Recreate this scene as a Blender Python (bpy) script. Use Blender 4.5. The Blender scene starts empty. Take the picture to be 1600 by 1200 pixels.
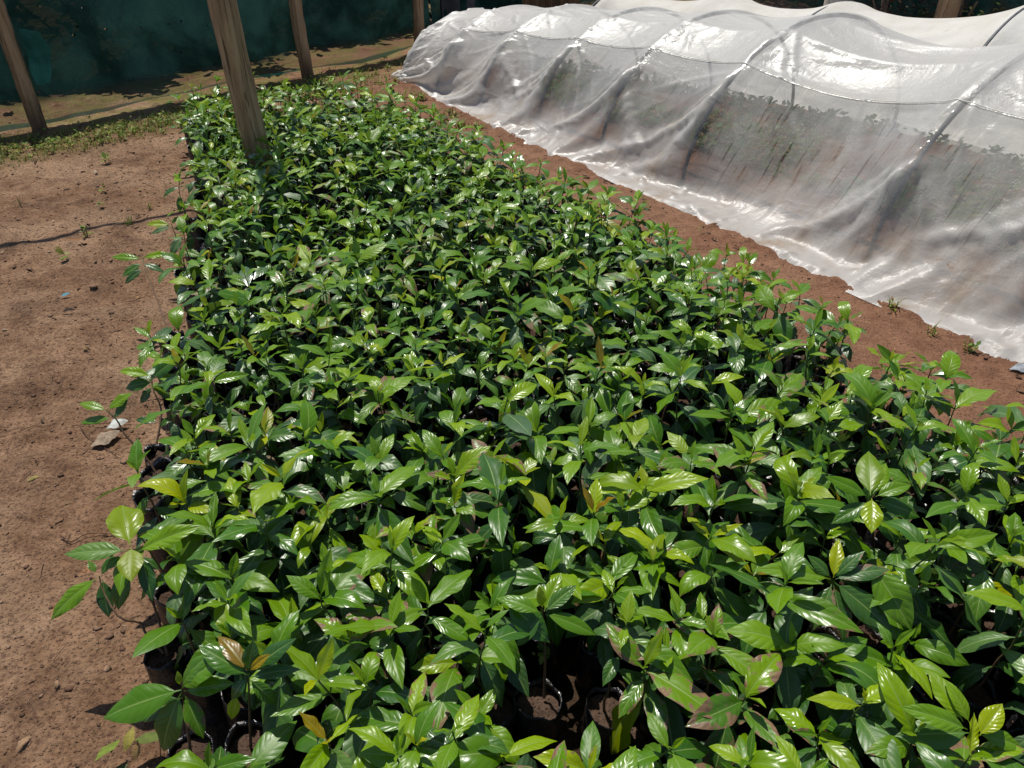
import bpy, math, random
import numpy as np
from mathutils import Vector

SEED = 7
rng = np.random.default_rng(SEED)
rnd = random.Random(SEED)
sc = bpy.context.scene
COL = sc.collection

# ------------------------------------------------------------------ camera
F_PX, TH, CH = 1155.0, math.radians(35.0), 1.7
cs, sn = math.cos(TH), math.sin(TH)
cam_d = bpy.data.cameras.new('camera')
cam_d.sensor_width = 36.0
cam_d.lens = 36.0 * F_PX / 1600.0
cam_d.clip_end = 1000
cam_d.clip_start = 0.02
cam = bpy.data.objects.new('camera', cam_d)
cam.location = (0, 0, CH)
cam.rotation_euler = (math.radians(90) - TH, 0, 0)
COL.objects.link(cam)
sc.camera = cam


def ray(px, py):
    u, v = (px - 800) / F_PX, (py - 600) / F_PX
    return np.array([u, cs - v * sn, -(sn + v * cs)])


def at_z(px, py, z):
    d = ray(px, py)
    t = (z - CH) / d[2]
    return np.array([0, 0, CH]) + d * t


def at_y(px, py, Y):
    d = ray(px, py)
    return np.array([0, 0, CH]) + d * (Y / d[1])


def project(p):
    p = np.asarray(p, float)
    x, y, z = p[..., 0], p[..., 1], p[..., 2] - CH
    dep = y * cs - z * sn
    dn = -(y * sn + z * cs)
    return 800 + F_PX * x / dep, 600 + F_PX * dn / dep, dep


# ------------------------------------------------------------------ noise
def _hash(ix, iy, seed):
    h = (ix.astype(np.int64) * 374761393 + iy.astype(np.int64) * 668265263 + seed * 1442695041) & 0xFFFFFFFF
    h = ((h ^ (h >> 13)) * 1274126177) & 0xFFFFFFFF
    return ((h ^ (h >> 16)) & 0xFFFF) / 65535.0


def vnoise(x, y, seed=0):
    x = np.asarray(x, float); y = np.asarray(y, float)
    ix, iy = np.floor(x), np.floor(y)
    fx, fy = x - ix, y - iy
    fx = fx * fx * (3 - 2 * fx); fy = fy * fy * (3 - 2 * fy)
    a = _hash(ix, iy, seed); b = _hash(ix + 1, iy, seed)
    c = _hash(ix, iy + 1, seed); d = _hash(ix + 1, iy + 1, seed)
    return (a * (1 - fx) + b * fx) * (1 - fy) + (c * (1 - fx) + d * fx) * fy


def fbm(x, y, oct=4, seed=0):
    s = 0; a = 1; t = 0
    for i in range(oct):
        s = s + a * vnoise(x * 2 ** i, y * 2 ** i, seed + i * 17); t += a; a *= 0.5
    return s / t - 0.5


# ------------------------------------------------------------------ mesh helpers
class MB:
    """collects vertices, faces, uv, colour, material index, then makes ONE mesh"""
    def __init__(self):
        self.v, self.q, self.t, self.uv, self.c = [], [], [], [], []
        self.qm, self.tm = [], []
        self.n = 0

    def add(self, v, q=None, t=None, uv=None, c=None, m=0):
        v = np.asarray(v, float).reshape(-1, 3)
        k = len(v)
        self.v.append(v)
        self.uv.append(np.zeros((k, 2)) if uv is None else np.asarray(uv, float).reshape(-1, 2))
        self.c.append(np.ones((k, 4)) if c is None else np.asarray(c, float).reshape(-1, 4))
        if q is not None and len(q):
            q = np.asarray(q, int).reshape(-1, 4) + self.n
            self.q.append(q); self.qm.append(np.full(len(q), m))
        if t is not None and len(t):
            t = np.asarray(t, int).reshape(-1, 3) + self.n
            self.t.append(t); self.tm.append(np.full(len(t), m))
        self.n += k
        return self

    def mesh(self, name, mats, smooth=True):
        me = bpy.data.meshes.new(name)
        v = np.concatenate(self.v)
        q = np.concatenate(self.q) if self.q else np.zeros((0, 4), int)
        t = np.concatenate(self.t) if self.t else np.zeros((0, 3), int)
        loops = np.concatenate([q.ravel(), t.ravel()]).astype(np.int32)
        tot = np.concatenate([np.full(len(q), 4), np.full(len(t), 3)]).astype(np.int32)
        st = np.concatenate([[0], np.cumsum(tot)[:-1]]).astype(np.int32)
        me.vertices.add(len(v)); me.vertices.foreach_set('co', v.astype(np.float32).ravel())
        me.loops.add(len(loops)); me.loops.foreach_set('vertex_index', loops)
        me.polygons.add(len(tot)); me.polygons.foreach_set('loop_start', st)
        me.polygons.foreach_set('material_index',
                                np.concatenate([x for x in self.qm + self.tm]).astype(np.int32))
        me.polygons.foreach_set('use_smooth', np.full(len(tot), smooth))
        uvl = me.uv_layers.new(name='uv')
        uvl.data.foreach_set('uv', np.concatenate(self.uv)[loops].astype(np.float32).ravel())
        ca = me.color_attributes.new('tone', 'FLOAT_COLOR', 'POINT')
        ca.data.foreach_set('color', np.concatenate(self.c).astype(np.float32).ravel())
        for m in mats:
            me.materials.append(m)
        me.update(calc_edges=True)
        return me


def link(name, me, parent=None, loc=None):
    o = bpy.data.objects.new(name, me)
    COL.objects.link(o)
    if parent is not None:
        o.parent = parent
    if loc is not None:
        o.location = loc
    return o


def tag(o, label=None, cat=None, group=None, kind=None):
    if label: o['label'] = label
    if cat: o['category'] = cat
    if group: o['group'] = group
    if kind: o['kind'] = kind
    return o


def empty(name, loc, label=None, cat=None, group=None, rz=0.0):
    o = bpy.data.objects.new(name, None)
    o.empty_display_size = 0.05
    o.location = loc; o.rotation_euler = (0, 0, rz)
    COL.objects.link(o)
    return tag(o, label, cat, group)


def grid_faces(nu, nv, wrap=False):
    """vertices indexed i*nv+j , i<nu j<nv"""
    i = np.arange(nu - 1)[:, None]
    j = np.arange(nv if wrap else nv - 1)[None, :]
    j2 = (j + 1) % nv
    a = i * nv + j; b = (i + 1) * nv + j; c = (i + 1) * nv + j2; d = i * nv + j2
    return np.stack([a, b, c, d], -1).reshape(-1, 4)


def tube(pts, radii, sides=6, jitter=0.0, seed=0, cap=False):
    pts = np.asarray(pts, float); n = len(pts)
    radii = np.broadcast_to(np.asarray(radii, float), (n,))
    tan = np.gradient(pts, axis=0)
    tan /= np.linalg.norm(tan, axis=1, keepdims=True) + 1e-9
    ref = np.array([0.31, 0.17, 0.93]) if abs(tan[0][2]) < 0.8 else np.array([1.0, 0.13, 0.1])
    s = np.cross(tan, ref); s /= np.linalg.norm(s, axis=1, keepdims=True)
    b = np.cross(tan, s)
    a = np.linspace(0, 2 * math.pi, sides, endpoint=False)
    rr = radii[:, None] * np.ones(sides)
    if jitter:
        r2 = np.random.default_rng(seed)
        rr = rr * (1 + jitter * (r2.random((n, sides)) - .5))
    v = pts[:, None, :] + rr[..., None] * (np.cos(a)[None, :, None] * s[:, None, :] + np.sin(a)[None, :, None] * b[:, None, :])
    L = np.concatenate([[0], np.cumsum(np.linalg.norm(np.diff(pts, axis=0), axis=1))])
    uv = np.stack([np.broadcast_to(a / (2 * math.pi), (n, sides)), np.broadcast_to(L[:, None], (n, sides))], -1)
    q = grid_faces(n, sides, True)
    v = v.reshape(-1, 3); uv = uv.reshape(-1, 2); t = []
    if cap:
        k = len(v)
        v = np.concatenate([v, pts[:1], pts[-1:]]); uv = np.concatenate([uv, [[0, 0], [0, L[-1]]]])
        for j in range(sides):
            t.append((k, j, (j + 1) % sides))
            o = (n - 1) * sides
            t.append((k + 1, o + (j + 1) % sides, o + j))
    return v, q, t, uv


# ------------------------------------------------------------------ materials
class NT:
    def __init__(self, name):
        self.m = bpy.data.materials.new(name); self.m.use_nodes = True
        self.t = self.m.node_tree; self.t.nodes.clear()
        self.out = self.n('ShaderNodeOutputMaterial')

    def n(self, typ, **kw):
        nd = self.t.nodes.new(typ)
        for k, v in kw.items():
            setattr(nd, k, v)
        return nd

    def l(self, a, b):
        self.t.links.new(a, b)

    def set(self, sock, val):
        if hasattr(val, 'is_linked') or hasattr(val, 'links'):
            self.l(val, sock)
        else:
            sock.default_value = val

    def math(self, op, a, b=None, c=None, clamp=False):
        nd = self.n('ShaderNodeMath', operation=op, use_clamp=clamp)
        for i, x in enumerate((a, b, c)):
            if x is not None: self.set(nd.inputs[i], x)
        return nd.outputs[0]

    def mix(self, fac, a, b, blend='MIX'):
        nd = self.n('ShaderNodeMix', data_type='RGBA', blend_type=blend)
        self.set(nd.inputs[0], fac)
        for s, x in ((nd.inputs[6], a), (nd.inputs[7], b)):
            if isinstance(x, tuple): x = (x[0], x[1], x[2], 1)
            self.set(s, x)
        return nd.outputs[2]

    def noise(self, vec, scale, detail=4, rough=.55, dist=0.0):
        nd = self.n('ShaderNodeTexNoise')
        if vec is not None: self.l(vec, nd.inputs['Vector'])
        nd.inputs['Scale'].default_value = scale; nd.inputs['Detail'].default_value = detail
        nd.inputs['Roughness'].default_value = rough; nd.inputs['Distortion'].default_value = dist
        return nd.outputs['Fac']

    def vor(self, vec, scale, feature='F1', rnd_=1.0):
        nd = self.n('ShaderNodeTexVoronoi', feature=feature)
        if vec is not None: self.l(vec, nd.inputs['Vector'])
        nd.inputs['Scale'].default_value = scale
        nd.inputs['Randomness'].default_value = rnd_
        return nd

    def ramp(self, fac, lo, hi, a=0.0, b=1.0, smooth=True):
        nd = self.n('ShaderNodeMapRange', interpolation_type='SMOOTHSTEP' if smooth else 'LINEAR')
        self.set(nd.inputs[0], fac)
        for i, x in enumerate((lo, hi, a, b)):
            self.set(nd.inputs[i + 1], x)
        return nd.outputs[0]

    def map(self, vec, scale=(1, 1, 1), rot=(0, 0, 0)):
        nd = self.n('ShaderNodeMapping')
        self.l(vec, nd.inputs[0])
        nd.inputs['Scale'].default_value = scale; nd.inputs['Rotation'].default_value = rot
        return nd.outputs[0]

    def pos(self):
        return self.n('ShaderNodeNewGeometry').outputs['Position']

    def obj(self):
        return self.n('ShaderNodeTexCoord').outputs['Object']

    def bump(self, h, strength=.5, dist=.01, normal=None):
        nd = self.n('ShaderNodeBump')
        self.set(nd.inputs['Strength'], strength); nd.inputs['Distance'].default_value = dist
        self.l(h, nd.inputs['Height'])
        if normal is not None: self.l(normal, nd.inputs['Normal'])
        return nd.outputs[0]

    def pbr(self, col, rough=.6, spec=.5, normal=None, **kw):
        nd = self.n('ShaderNodeBsdfPrincipled')
        if isinstance(col, tuple): col = (*col[:3], 1)
        self.set(nd.inputs['Base Color'], col)
        self.set(nd.inputs['Roughness'], rough)
        self.set(nd.inputs['Specular IOR Level'], spec)
        if normal is not None: self.l(normal, nd.inputs['Normal'])
        for k, v in kw.items():
            self.set(nd.inputs[k], v)
        return nd.outputs[0]

    def mixsh(self, fac, a, b):
        nd = self.n('ShaderNodeMixShader')
        self.set(nd.inputs[0], fac); self.l(a, nd.inputs[1]); self.l(b, nd.inputs[2])
        return nd.outputs[0]

    def done(self, sh):
        self.l(sh, self.out.inputs[0]); return self.m


def leaf_material(name='leaf', gloss=.21):
    N = NT(name)
    uv = N.n('ShaderNodeUVMap'); uv.uv_map = 'uv'
    sep = N.n('ShaderNodeSeparateXYZ'); N.l(uv.outputs[0], sep.inputs[0])
    u, v = sep.outputs[0], sep.outputs[1]            # u along the leaf, v -1..1 across
    at = N.n('ShaderNodeAttribute', attribute_name='tone')
    sc_ = N.n('ShaderNodeSeparateColor'); N.l(at.outputs['Color'], sc_.inputs[0])
    tone, rn, dmg = sc_.outputs[0], sc_.outputs[1], sc_.outputs[2]
    av = N.math('ABSOLUTE', v)
    q = N.math('SUBTRACT', N.math('MULTIPLY', u, 8.0), N.math('MULTIPLY', N.math('POWER', av, 1.3), 1.5))
    fr = N.math('ABSOLUTE', N.math('SUBTRACT', N.math('FRACT', q), .5))     # .5 at vein, 0 between
    veins = N.ramp(fr, .44, .5)
    midrib = N.ramp(av, .07, .02)
    cr = N.n('ShaderNodeValToRGB')
    cr.color_ramp.elements[0].position = 0.0; cr.color_ramp.elements[0].color = (.015, .055, .015, 1)
    cr.color_ramp.elements[1].position = 1.0; cr.color_ramp.elements[1].color = (.30, .17, .028, 1)
    for p, c in ((.3, (.038, .112, .014)), (.55, (.090, .212, .015)), (.78, (.185, .335, .018)), (.92, (.33, .40, .022))):
        e = cr.color_ramp.elements.new(p); e.color = (*c, 1)
    N.l(tone, cr.inputs[0])
    ob = N.pos()
    nz = N.noise(ob, 28, 3)
    col = N.mix(N.math('MULTIPLY', nz, .35), cr.outputs[0], (.06, .13, .045))
    hs = N.n('ShaderNodeHueSaturation')
    N.l(col, hs.inputs['Color'])
    hs.inputs['Saturation'].default_value = 1.12
    N.set(hs.inputs['Value'], N.ramp(rn, 0, 1, .75, 1.3, False))
    N.set(hs.inputs['Hue'], N.ramp(rn, 0, 1, .503, .474, False))
    col = N.mix(N.math('MULTIPLY', veins, .22), hs.outputs[0], (.20, .30, .07))
    col = N.mix(N.math('MULTIPLY', midrib, .6), col, (.26, .36, .10))
    # blotches of brown damage on a few leaves, mostly near tip and edge
    dn = N.noise(ob, 45, 4, .6)
    edge = N.math('ADD', N.math('MULTIPLY', av, .25), N.math('MULTIPLY', u, .18))
    dmask = N.ramp(N.math('ADD', N.math('ADD', dn, edge), N.math('MULTIPLY', dmg, .42)), 1.13, 1.2)
    col = N.mix(dmask, col, N.mix(N.noise(ob, 120, 2), (.06, .028, .014), (.22, .125, .055)))
    spots = N.ramp(N.vor(ob, 170).outputs['Distance'], .16, .10)
    col = N.mix(N.math('MULTIPLY', spots, N.ramp(dmg, .35, .8, 0, .7)), col, (.12, .06, .02))
    geo = N.n('ShaderNodeNewGeometry')
    back = geo.outputs['Backfacing']
    colb = N.mix(.45, col, (.11, .17, .06))
    colf = N.mix(back, col, colb)
    # quilted blade between the veins
    bulge = N.math('SUBTRACT', .5, fr)
    bulge = N.math('MULTIPLY', N.math('SQRT', bulge), N.ramp(av, .02, .5))
    h = N.math('SUBTRACT', bulge, N.math('MULTIPLY', midrib, .8))
    h = N.math('ADD', h, N.math('MULTIPLY', N.noise(ob, 60, 2), .5))
    nrm = N.bump(h, N.ramp(rn, 0, 1, .12, .42, False), .004)
    dust = N.noise(ob, 9, 3)
    rough = N.math('ADD', N.math('MULTIPLY', N.ramp(dust, .35, .7), .16), N.math('ADD', gloss, N.math('MULTIPLY', back, .3)))
    rough = N.math('ADD', rough, N.math('MULTIPLY', dmask, .3))
    rough = N.math('ADD', rough, N.math('MULTIPLY', N.math('FRACT', N.math('MULTIPLY', rn, 7.31)), .16))
    dusty = N.math('MULTIPLY', N.ramp(N.math('FRACT', N.math('MULTIPLY', rn, 13.7)), .6, 1.0, 0, .26), N.ramp(tone, .6, .3))
    colf = N.mix(dusty, colf, (.15, .20, .13))
    surf = N.pbr(colf, rough, .5, nrm)
    tr = N.n('ShaderNodeBsdfTranslucent')
    tcol = N.mix(.5, colf, (.22, .36, .02))
    N.l(tcol, tr.inputs[0]); N.l(nrm, tr.inputs['Normal'])
    tf = N.math('MULTIPLY', N.ramp(tone, .2, .9, .16, .36), N.math('SUBTRACT', 1.0, dmask))
    return N.done(N.mixsh(tf, surf, tr.outputs[0]))


def stem_material():
    N = NT('seedling stem')
    p = N.pos()
    sx = N.n('ShaderNodeSeparateXYZ'); N.l(p, sx.inputs[0])
    f = N.ramp(sx.outputs[2], .24, .42)
    c = N.mix(f, N.mix(N.noise(p, 90, 3), (.07, .035, .018), (.20, .12, .07)), (.07, .12, .025))
    return N.done(N.pbr(c, .6, .35, N.bump(N.noise(p, 220, 3), .4, .002)))


def bag_material():
    N = NT('black polythene')
    p = N.pos()
    d = N.ramp(N.noise(p, 14, 5, .65), .45, .75)
    sx = N.n('ShaderNodeSeparateXYZ'); N.l(p, sx.inputs[0])
    low = N.ramp(sx.outputs[2], .07, .0, 0, .4)
    f = N.math('MAXIMUM', N.math('MULTIPLY', d, .35), N.math('MULTIPLY', low, N.ramp(N.noise(p, 30, 4), .3, .7)))
    c = N.mix(f, (.013, .013, .015), (.12, .095, .08))
    h = N.math('ADD', N.noise(p, 38, 3, .6, 1.2), N.math('MULTIPLY', N.noise(p, 120, 2), .3))
    return N.done(N.pbr(c, N.math('ADD', .27, N.math('MULTIPLY', f, .8)), .5, N.bump(h, .7, .008)))


def soil_material(name='red soil', pot=False):
    N = NT(name)
    p = N.pos()
    n1 = N.noise(p, 1.3, 5, .6); n2 = N.noise(p, 9, 6, .65); n3 = N.noise(p, 70, 5, .7)
    n4 = N.noise(p, 3.3, 4, .6, .6)
    c = N.mix(N.ramp(n2, .3, .7), (.179, .106, .062), (.322, .207, .134))
    c = N.mix(N.ramp(n1, .42, .60, 0, .8), c, (.405, .282, .190))
    c = N.mix(N.ramp(n4, .56, .72, 0, .65), c, (.113, .063, .045))
    c = N.mix(N.ramp(N.noise(p, 5.1, 3, .5, .3), .66, .76, 0, .6), c, (.500, .251, .111))
    wet = N.math('MULTIPLY', N.ramp(N.noise(p, 2.1, 5, .65, 1.0), .50, .64, 0, .35), 1.0)
    c = N.mix(wet, c, (.076, .052, .037))
    c = N.mix(N.ramp(n3, .36, .56, .62, 0), c, (.072, .037, .027))
    c = N.mix(N.ramp(N.noise(p, 160, 3, .6), .62, .75, 0, .4), c, (.500, .364, .274))
    vor = N.vor(p, 85)
    stones = N.ramp(vor.outputs['Distance'], .28, .12)
    big = N.noise(p, 6, 3)
    c = N.mix(N.math('MULTIPLY', stones, N.ramp(big, .5, .65, 0, .45)), c, (.452, .326, .235))
    if not pot:
        # redder, damper strip on the tunnel side
        sx = N.n('ShaderNodeSeparateXYZ'); N.l(p, sx.inputs[0])
        side = N.math('ADD', N.math('MULTIPLY', sx.outputs[0], .84), N.math('MULTIPLY', sx.outputs[1], .54))
        red = N.ramp(side, 1.0, 2.2, 0, .62)
        c = N.mix(red, c, N.mix(n2, (.161, .077, .050), (.345, .182, .115)))
        # thin moss and dead grass by the net
        fen = N.math('SUBTRACT', sx.outputs[1], N.math('MULTIPLY', sx.outputs[0], 1.05))
        moss = N.math('MULTIPLY', N.ramp(fen, 8.3, 9.3), N.ramp(N.noise(p, 4, 4), .35, .6))
        c = N.mix(N.math('MULTIPLY', moss, .75), c, N.mix(n3, (.101, .107, .029), (.262, .251, .092)))
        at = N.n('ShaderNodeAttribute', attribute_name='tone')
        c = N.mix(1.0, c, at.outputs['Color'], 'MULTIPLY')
        c = N.mix(1.0, c, (.88, .81, .735), 'MULTIPLY')
    else:
        c = N.mix(.82, c, (.054, .031, .023))
    smooth = N.ramp(N.noise(p, 2.7, 4, .6, .5), .42, .6, .35, 1.0)
    n3 = N.math('MULTIPLY', n3, smooth)
    h = N.math('ADD', N.math('MULTIPLY', n2, 1.4), N.math('ADD', N.math('MULTIPLY', n3, .5), N.math('MULTIPLY', stones, .35)))
    h = N.math('ADD', h, N.math('MULTIPLY', N.noise(p, 260, 3, .7), .16))
    return N.done(N.pbr(c, .93, .12, N.bump(h, 1.0, .028)))


def wood_material(name, a, b, cscale=1.0):
    N = NT(name)
    uv = N.n('ShaderNodeUVMap'); uv.uv_map = 'uv'
    p = N.obj()
    pv = N.map(p, (26 * cscale, 26 * cscale, 1.6))
    g = N.noise(pv, 1.0, 6, .65, .6)
    g2 = N.noise(N.map(p, (70, 70, 3)), 1.0, 4, .6)
    blot = N.noise(N.map(p, (5, 5, 2.2)), 1.0, 4)
    c = N.mix(N.ramp(g, .3, .7), a, b)
    c = N.mix(N.ramp(blot, .5, .75, 0, .55), c, tuple(x * .42 for x in a))
    c = N.mix(N.ramp(g2, .55, .66, 0, .8), c, tuple(x * .3 for x in a))
    pz = N.n('ShaderNodeSeparateXYZ'); N.l(p, pz.inputs[0])
    c = N.mix(N.ramp(pz.outputs[2], .35, .0, 0, .6), c, (.085, .042, .026))
    h = N.math('ADD', g, N.math('MULTIPLY', g2, .6))
    return N.done(N.pbr(c, .85, .2, N.bump(h, 1.0, .018)))


def plain_material(name, col, rough=.7, var=.35, scale=12, spec=.3, bump=.3):
    N = NT(name)
    p = N.pos()
    nz = N.noise(p, scale, 5, .6)
    c = N.mix(N.ramp(nz, .3, .7), tuple(x * (1 - var) for x in col), tuple(min(1, x * (1 + var)) for x in col))
    return N.done(N.pbr(c, rough, spec, N.bump(N.noise(p, scale * 4, 4), bump, .006)))


def vcol_material(name, rough=.8, trans=.0):
    """colour from the mesh's own colour attribute, with grain"""
    N = NT(name)
    at = N.n('ShaderNodeAttribute', attribute_name='tone')
    p = N.pos()
    c = N.mix(N.ramp(N.noise(p, 60, 4), .35, .7, 0, .45), at.outputs['Color'], (.05, .035, .02))
    sh = N.pbr(c, rough, .2, N.bump(N.noise(p, 150, 3), .5, .003))
    if trans:
        tr = N.n('ShaderNodeBsdfTranslucent'); N.l(c, tr.inputs[0])
        sh = N.mixsh(trans, sh, tr.outputs[0])
    return N.done(sh)


def film_material():
    """clear polythene: hazed, wet inside, with drip lanes; uv in metres (u along, v across)"""
    N = NT('clear polythene')
    uv = N.n('ShaderNodeUVMap'); uv.uv_map = 'uv'
    w = uv.outputs[0]
    sx = N.n('ShaderNodeSeparateXYZ'); N.l(w, sx.inputs[0])
    along, across = sx.outputs[0], sx.outputs[1]
    at = N.n('ShaderNodeAttribute', attribute_name='tone')
    sc_ = N.n('ShaderNodeSeparateColor'); N.l(at.outputs['Color'], sc_.inputs[0])
    base_h, wet, dirt = sc_.outputs[0], sc_.outputs[1], sc_.outputs[2]
    cloud = N.noise(w, 2.3, 5, .6, .8)
    cloud2 = N.noise(w, 7.0, 4, .6, .4)
    # fine drops
    vr = N.vor(w, 95)
    drop = N.ramp(vr.outputs['Distance'], .42, .2)
    vr2 = N.vor(w, 42)
    drop2 = N.ramp(vr2.outputs['Distance'], .20, .10)
    # drip lanes running down the sheet
    lane_n = N.noise(N.map(w, (38, 4.5, 1), (0, 0, .0)), 1.0, 3, .55, .5)
    lane = N.math('MULTIPLY', N.ramp(lane_n, .56, .66), wet)
    lane = N.math('MULTIPLY', lane, N.ramp(N.noise(w, 1.7, 2), .40, .58))
    haze = N.math('ADD', base_h, N.math('MULTIPLY', N.math('SUBTRACT', cloud, .5), 1.15))
    haze = N.math('ADD', haze, N.math('MULTIPLY', N.math('SUBTRACT', cloud2, .5), .22))
    haze = N.math('ADD', haze, N.math('MULTIPLY', N.math('MULTIPLY', drop, wet), N.math('MULTIPLY', N.ramp(N.noise(w, 3.1, 3), .46, .66), .20)))
    haze = N.math('SUBTRACT', haze, N.math('MULTIPLY', lane, .32))
    haze = N.math('MINIMUM', N.math('MAXIMUM', haze, .10), .88)
    dn = N.ramp(N.noise(w, 3.4, 5, .65), .48, .7)
    dirtm = N.math('MULTIPLY', dn, dirt)
    spots = N.math('MULTIPLY', N.ramp(N.noise(N.map(w, (5, 14, 1)), 1.0, 4, .7), .66, .74), dirt)
    col = N.mix(N.math('MULTIPLY', dirtm, .85), (.715, .70, .655), (.50, .39, .27))
    col = N.mix(N.math('MULTIPLY', spots, .8), col, (.50, .24, .08))
    hb = N.math('MULTIPLY', N.math('ADD', N.math('MULTIPLY', drop, wet), N.math('MULTIPLY', drop2, 1.1)), N.ramp(N.noise(w, 2.2, 3), .44, .64))
    hb = N.math('ADD', hb, N.math('MULTIPLY', lane_n, .9))
    n1 = N.bump(hb, .4, .004)
    nw = N.noise(w, 5.5, 4, .55, 1.6)
    crum = N.vor(N.map(w, (1, 1, 1), (0, 0, .6)), 6.5).outputs['Distance']
    crum = N.math('ADD', N.math('MULTIPLY', crum, .35), N.math('MULTIPLY', N.noise(N.map(w, (3.5, 13, 1), (0, 0, .75)), 1.0, 3, .5, .6), .8))
    nrm = N.bump(crum, .42, .03, N.bump(nw, .22, .04, n1))
    dif = N.n('ShaderNodeBsdfDiffuse'); N.l(col, dif.inputs[0]); N.l(nrm, dif.inputs['Normal'])
    trl = N.n('ShaderNodeBsdfTranslucent'); N.l(col, trl.inputs[0]); N.l(nrm, trl.inputs['Normal'])
    body = N.mixsh(.55, dif.outputs[0], trl.outputs[0])
    tp = N.n('ShaderNodeBsdfTransparent'); tp.inputs[0].default_value = (.95, .96, .96, 1)
    see = N.mixsh(haze, tp.outputs[0], body)
    gl = N.n('ShaderNodeBsdfGlossy'); gl.inputs[0].default_value = (1, 1, 1, 1)
    N.set(gl.inputs['Roughness'], N.ramp(base_h, .45, .8, .18, .45))
    N.l(nrm, gl.inputs['Normal'])
    fr = N.n('ShaderNodeFresnel'); fr.inputs[0].default_value = 1.38
    N.l(nrm, fr.inputs['Normal'])
    return N.done(N.mixsh(N.math('MULTIPLY', fr.outputs[0], .07), see, gl.outputs[0]))


def cloth_cover_material():
    N = NT('cream woven cover')
    uv = N.n('ShaderNodeUVMap'); uv.uv_map = 'uv'
    w = uv.outputs[0]
    c = N.mix(N.ramp(N.noise(w, 3, 5, .6), .35, .7), (.80, .78, .71), (.70, .665, .58))
    c = N.mix(N.ramp(N.noise(w, 9, 4), .6, .75, 0, .3), c, (.42, .33, .24))
    n = N.bump(N.noise(w, 14, 4, .6, .8), .3, .02)
    s = N.pbr(c, .6, .3, n)
    tr = N.n('ShaderNodeBsdfTranslucent'); N.l(c, tr.inputs[0])
    return N.done(N.mixsh(.35, s, tr.outputs[0]))


def net_material(name, opac, col, lowsheer=True):
    N = NT(name)
    uv = N.n('ShaderNodeUVMap'); uv.uv_map = 'uv'
    w = uv.outputs[0]
    sx = N.n('ShaderNodeSeparateXYZ'); N.l(w, sx.inputs[0])
    weave = N.noise(N.map(w, (8, 160, 1)), 1.0, 2)
    cl = N.noise(w, 2.0, 5, .6, .5)
    up = N.ramp(N.math('ADD', sx.outputs[1], N.math('MULTIPLY', N.math('SUBTRACT', N.noise(w, 1.6, 3), .5), .25)), .16, .27)
    a = N.math('ADD', opac, N.math('MULTIPLY', N.math('SUBTRACT', weave, .5), .14))
    a = N.math('ADD', a, N.math('MULTIPLY', N.math('SUBTRACT', cl, .5), .12))
    if lowsheer:
        a = N.math('SUBTRACT', a, N.math('MULTIPLY', N.math('SUBTRACT', 1.0, up), .70))
        hole = N.ramp(N.vor(N.map(w, (1, 1.5, 1)), 7.5).outputs['Distance'], .10, .085)
        hole = N.math('MULTIPLY', hole, N.ramp(N.noise(w, 1.1, 2), .50, .55))
        a = N.math('SUBTRACT', a, hole)
        hem = N.ramp(sx.outputs[1], .085, .06)
        a = N.math('MAXIMUM', a, N.math('MULTIPLY', hem, .8))
    a = N.math('MINIMUM', N.math('MAXIMUM', a, .0), .995)
    c = N.mix(N.ramp(cl, .35, .65), tuple(x * .7 for x in col), tuple(x * 2.0 + .003 for x in col))
    if lowsheer: c = N.mix(N.ramp(sx.outputs[1], .085, .06), c, (.03, .17, .12))
    fold = N.bump(N.noise(N.map(w, (3, 1, 1)), 3.0, 5, .6, 1.0), .5, .04)
    d = N.n('ShaderNodeBsdfDiffuse'); N.l(c, d.inputs[0]); N.l(fold, d.inputs['Normal'])
    tr = N.n('ShaderNodeBsdfTranslucent'); N.l(c, tr.inputs[0]); N.l(fold, tr.inputs['Normal'])
    tp = N.n('ShaderNodeBsdfTransparent')
    return N.done(N.mixsh(a, tp.outputs[0], N.mixsh(.28, d.outputs[0], tr.outputs[0])))


M_LEAF = leaf_material()
M_STEM = stem_material()
M_BAG = bag_material()
M_POT = soil_material('potting soil', True)
M_SOIL = soil_material()
M_POST = wood_material('weathered post wood', (.27, .16, .08), (.48, .32, .18))
M_FILM = film_material()
M_COVER = cloth_cover_material()
M_NET = net_material('green shade net', .985, (.013, .039, .032))
M_SUNPATCH = net_material('pale sunlit net patch', .93, (.030, .13, .102), False)  # paler teal puts sunlight on the net into the colour
M_PIPE = plain_material('grey hoop pipe', (.07, .073, .078), .5, .3, 20)
M_CORD = plain_material('cream seam cord', (.74, .71, .60), .6, .2, 30)
M_LITTER = vcol_material('dry litter', .85, .15)
M_WEED = vcol_material('weed leaf', .55, .3)
M_BUSH = vcol_material('bush leaf', .5, .25)
M_BARK = wood_material('tree bark', (.10, .070, .050), (.24, .18, .135), .6)
M_PALE = wood_material('pale bark', (.40, .36, .30), (.62, .58, .50), .6)
M_TARP = plain_material('charcoal tarp', (.055, .055, .055), .75, .4, 5)
M_PLANK = wood_material('brown plank', (.10, .055, .028), (.20, .115, .06), .5)

# ------------------------------------------------------------------ bed layout
LY = np.array([.20, .94, 1.11, 1.55, 1.85, 2.62, 3.38, 4.44, 5.75])
LX = np.array([-.52, -.74, -.83, -1.05, -1.15, -1.36, -1.60, -1.97, -2.42])
RY = np.array([.20, 1.0, 1.82, 2.2, 2.6, 3.62, 4.37, 5.12, 5.75])
RX = np.array([2.9, 2.22, 1.61, 1.33, 1.06, .58, .0, -.53, -.98])


def bed_left(y): return np.interp(y, LY, LX)
def bed_right(y): return np.interp(y, RY, RX)


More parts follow.
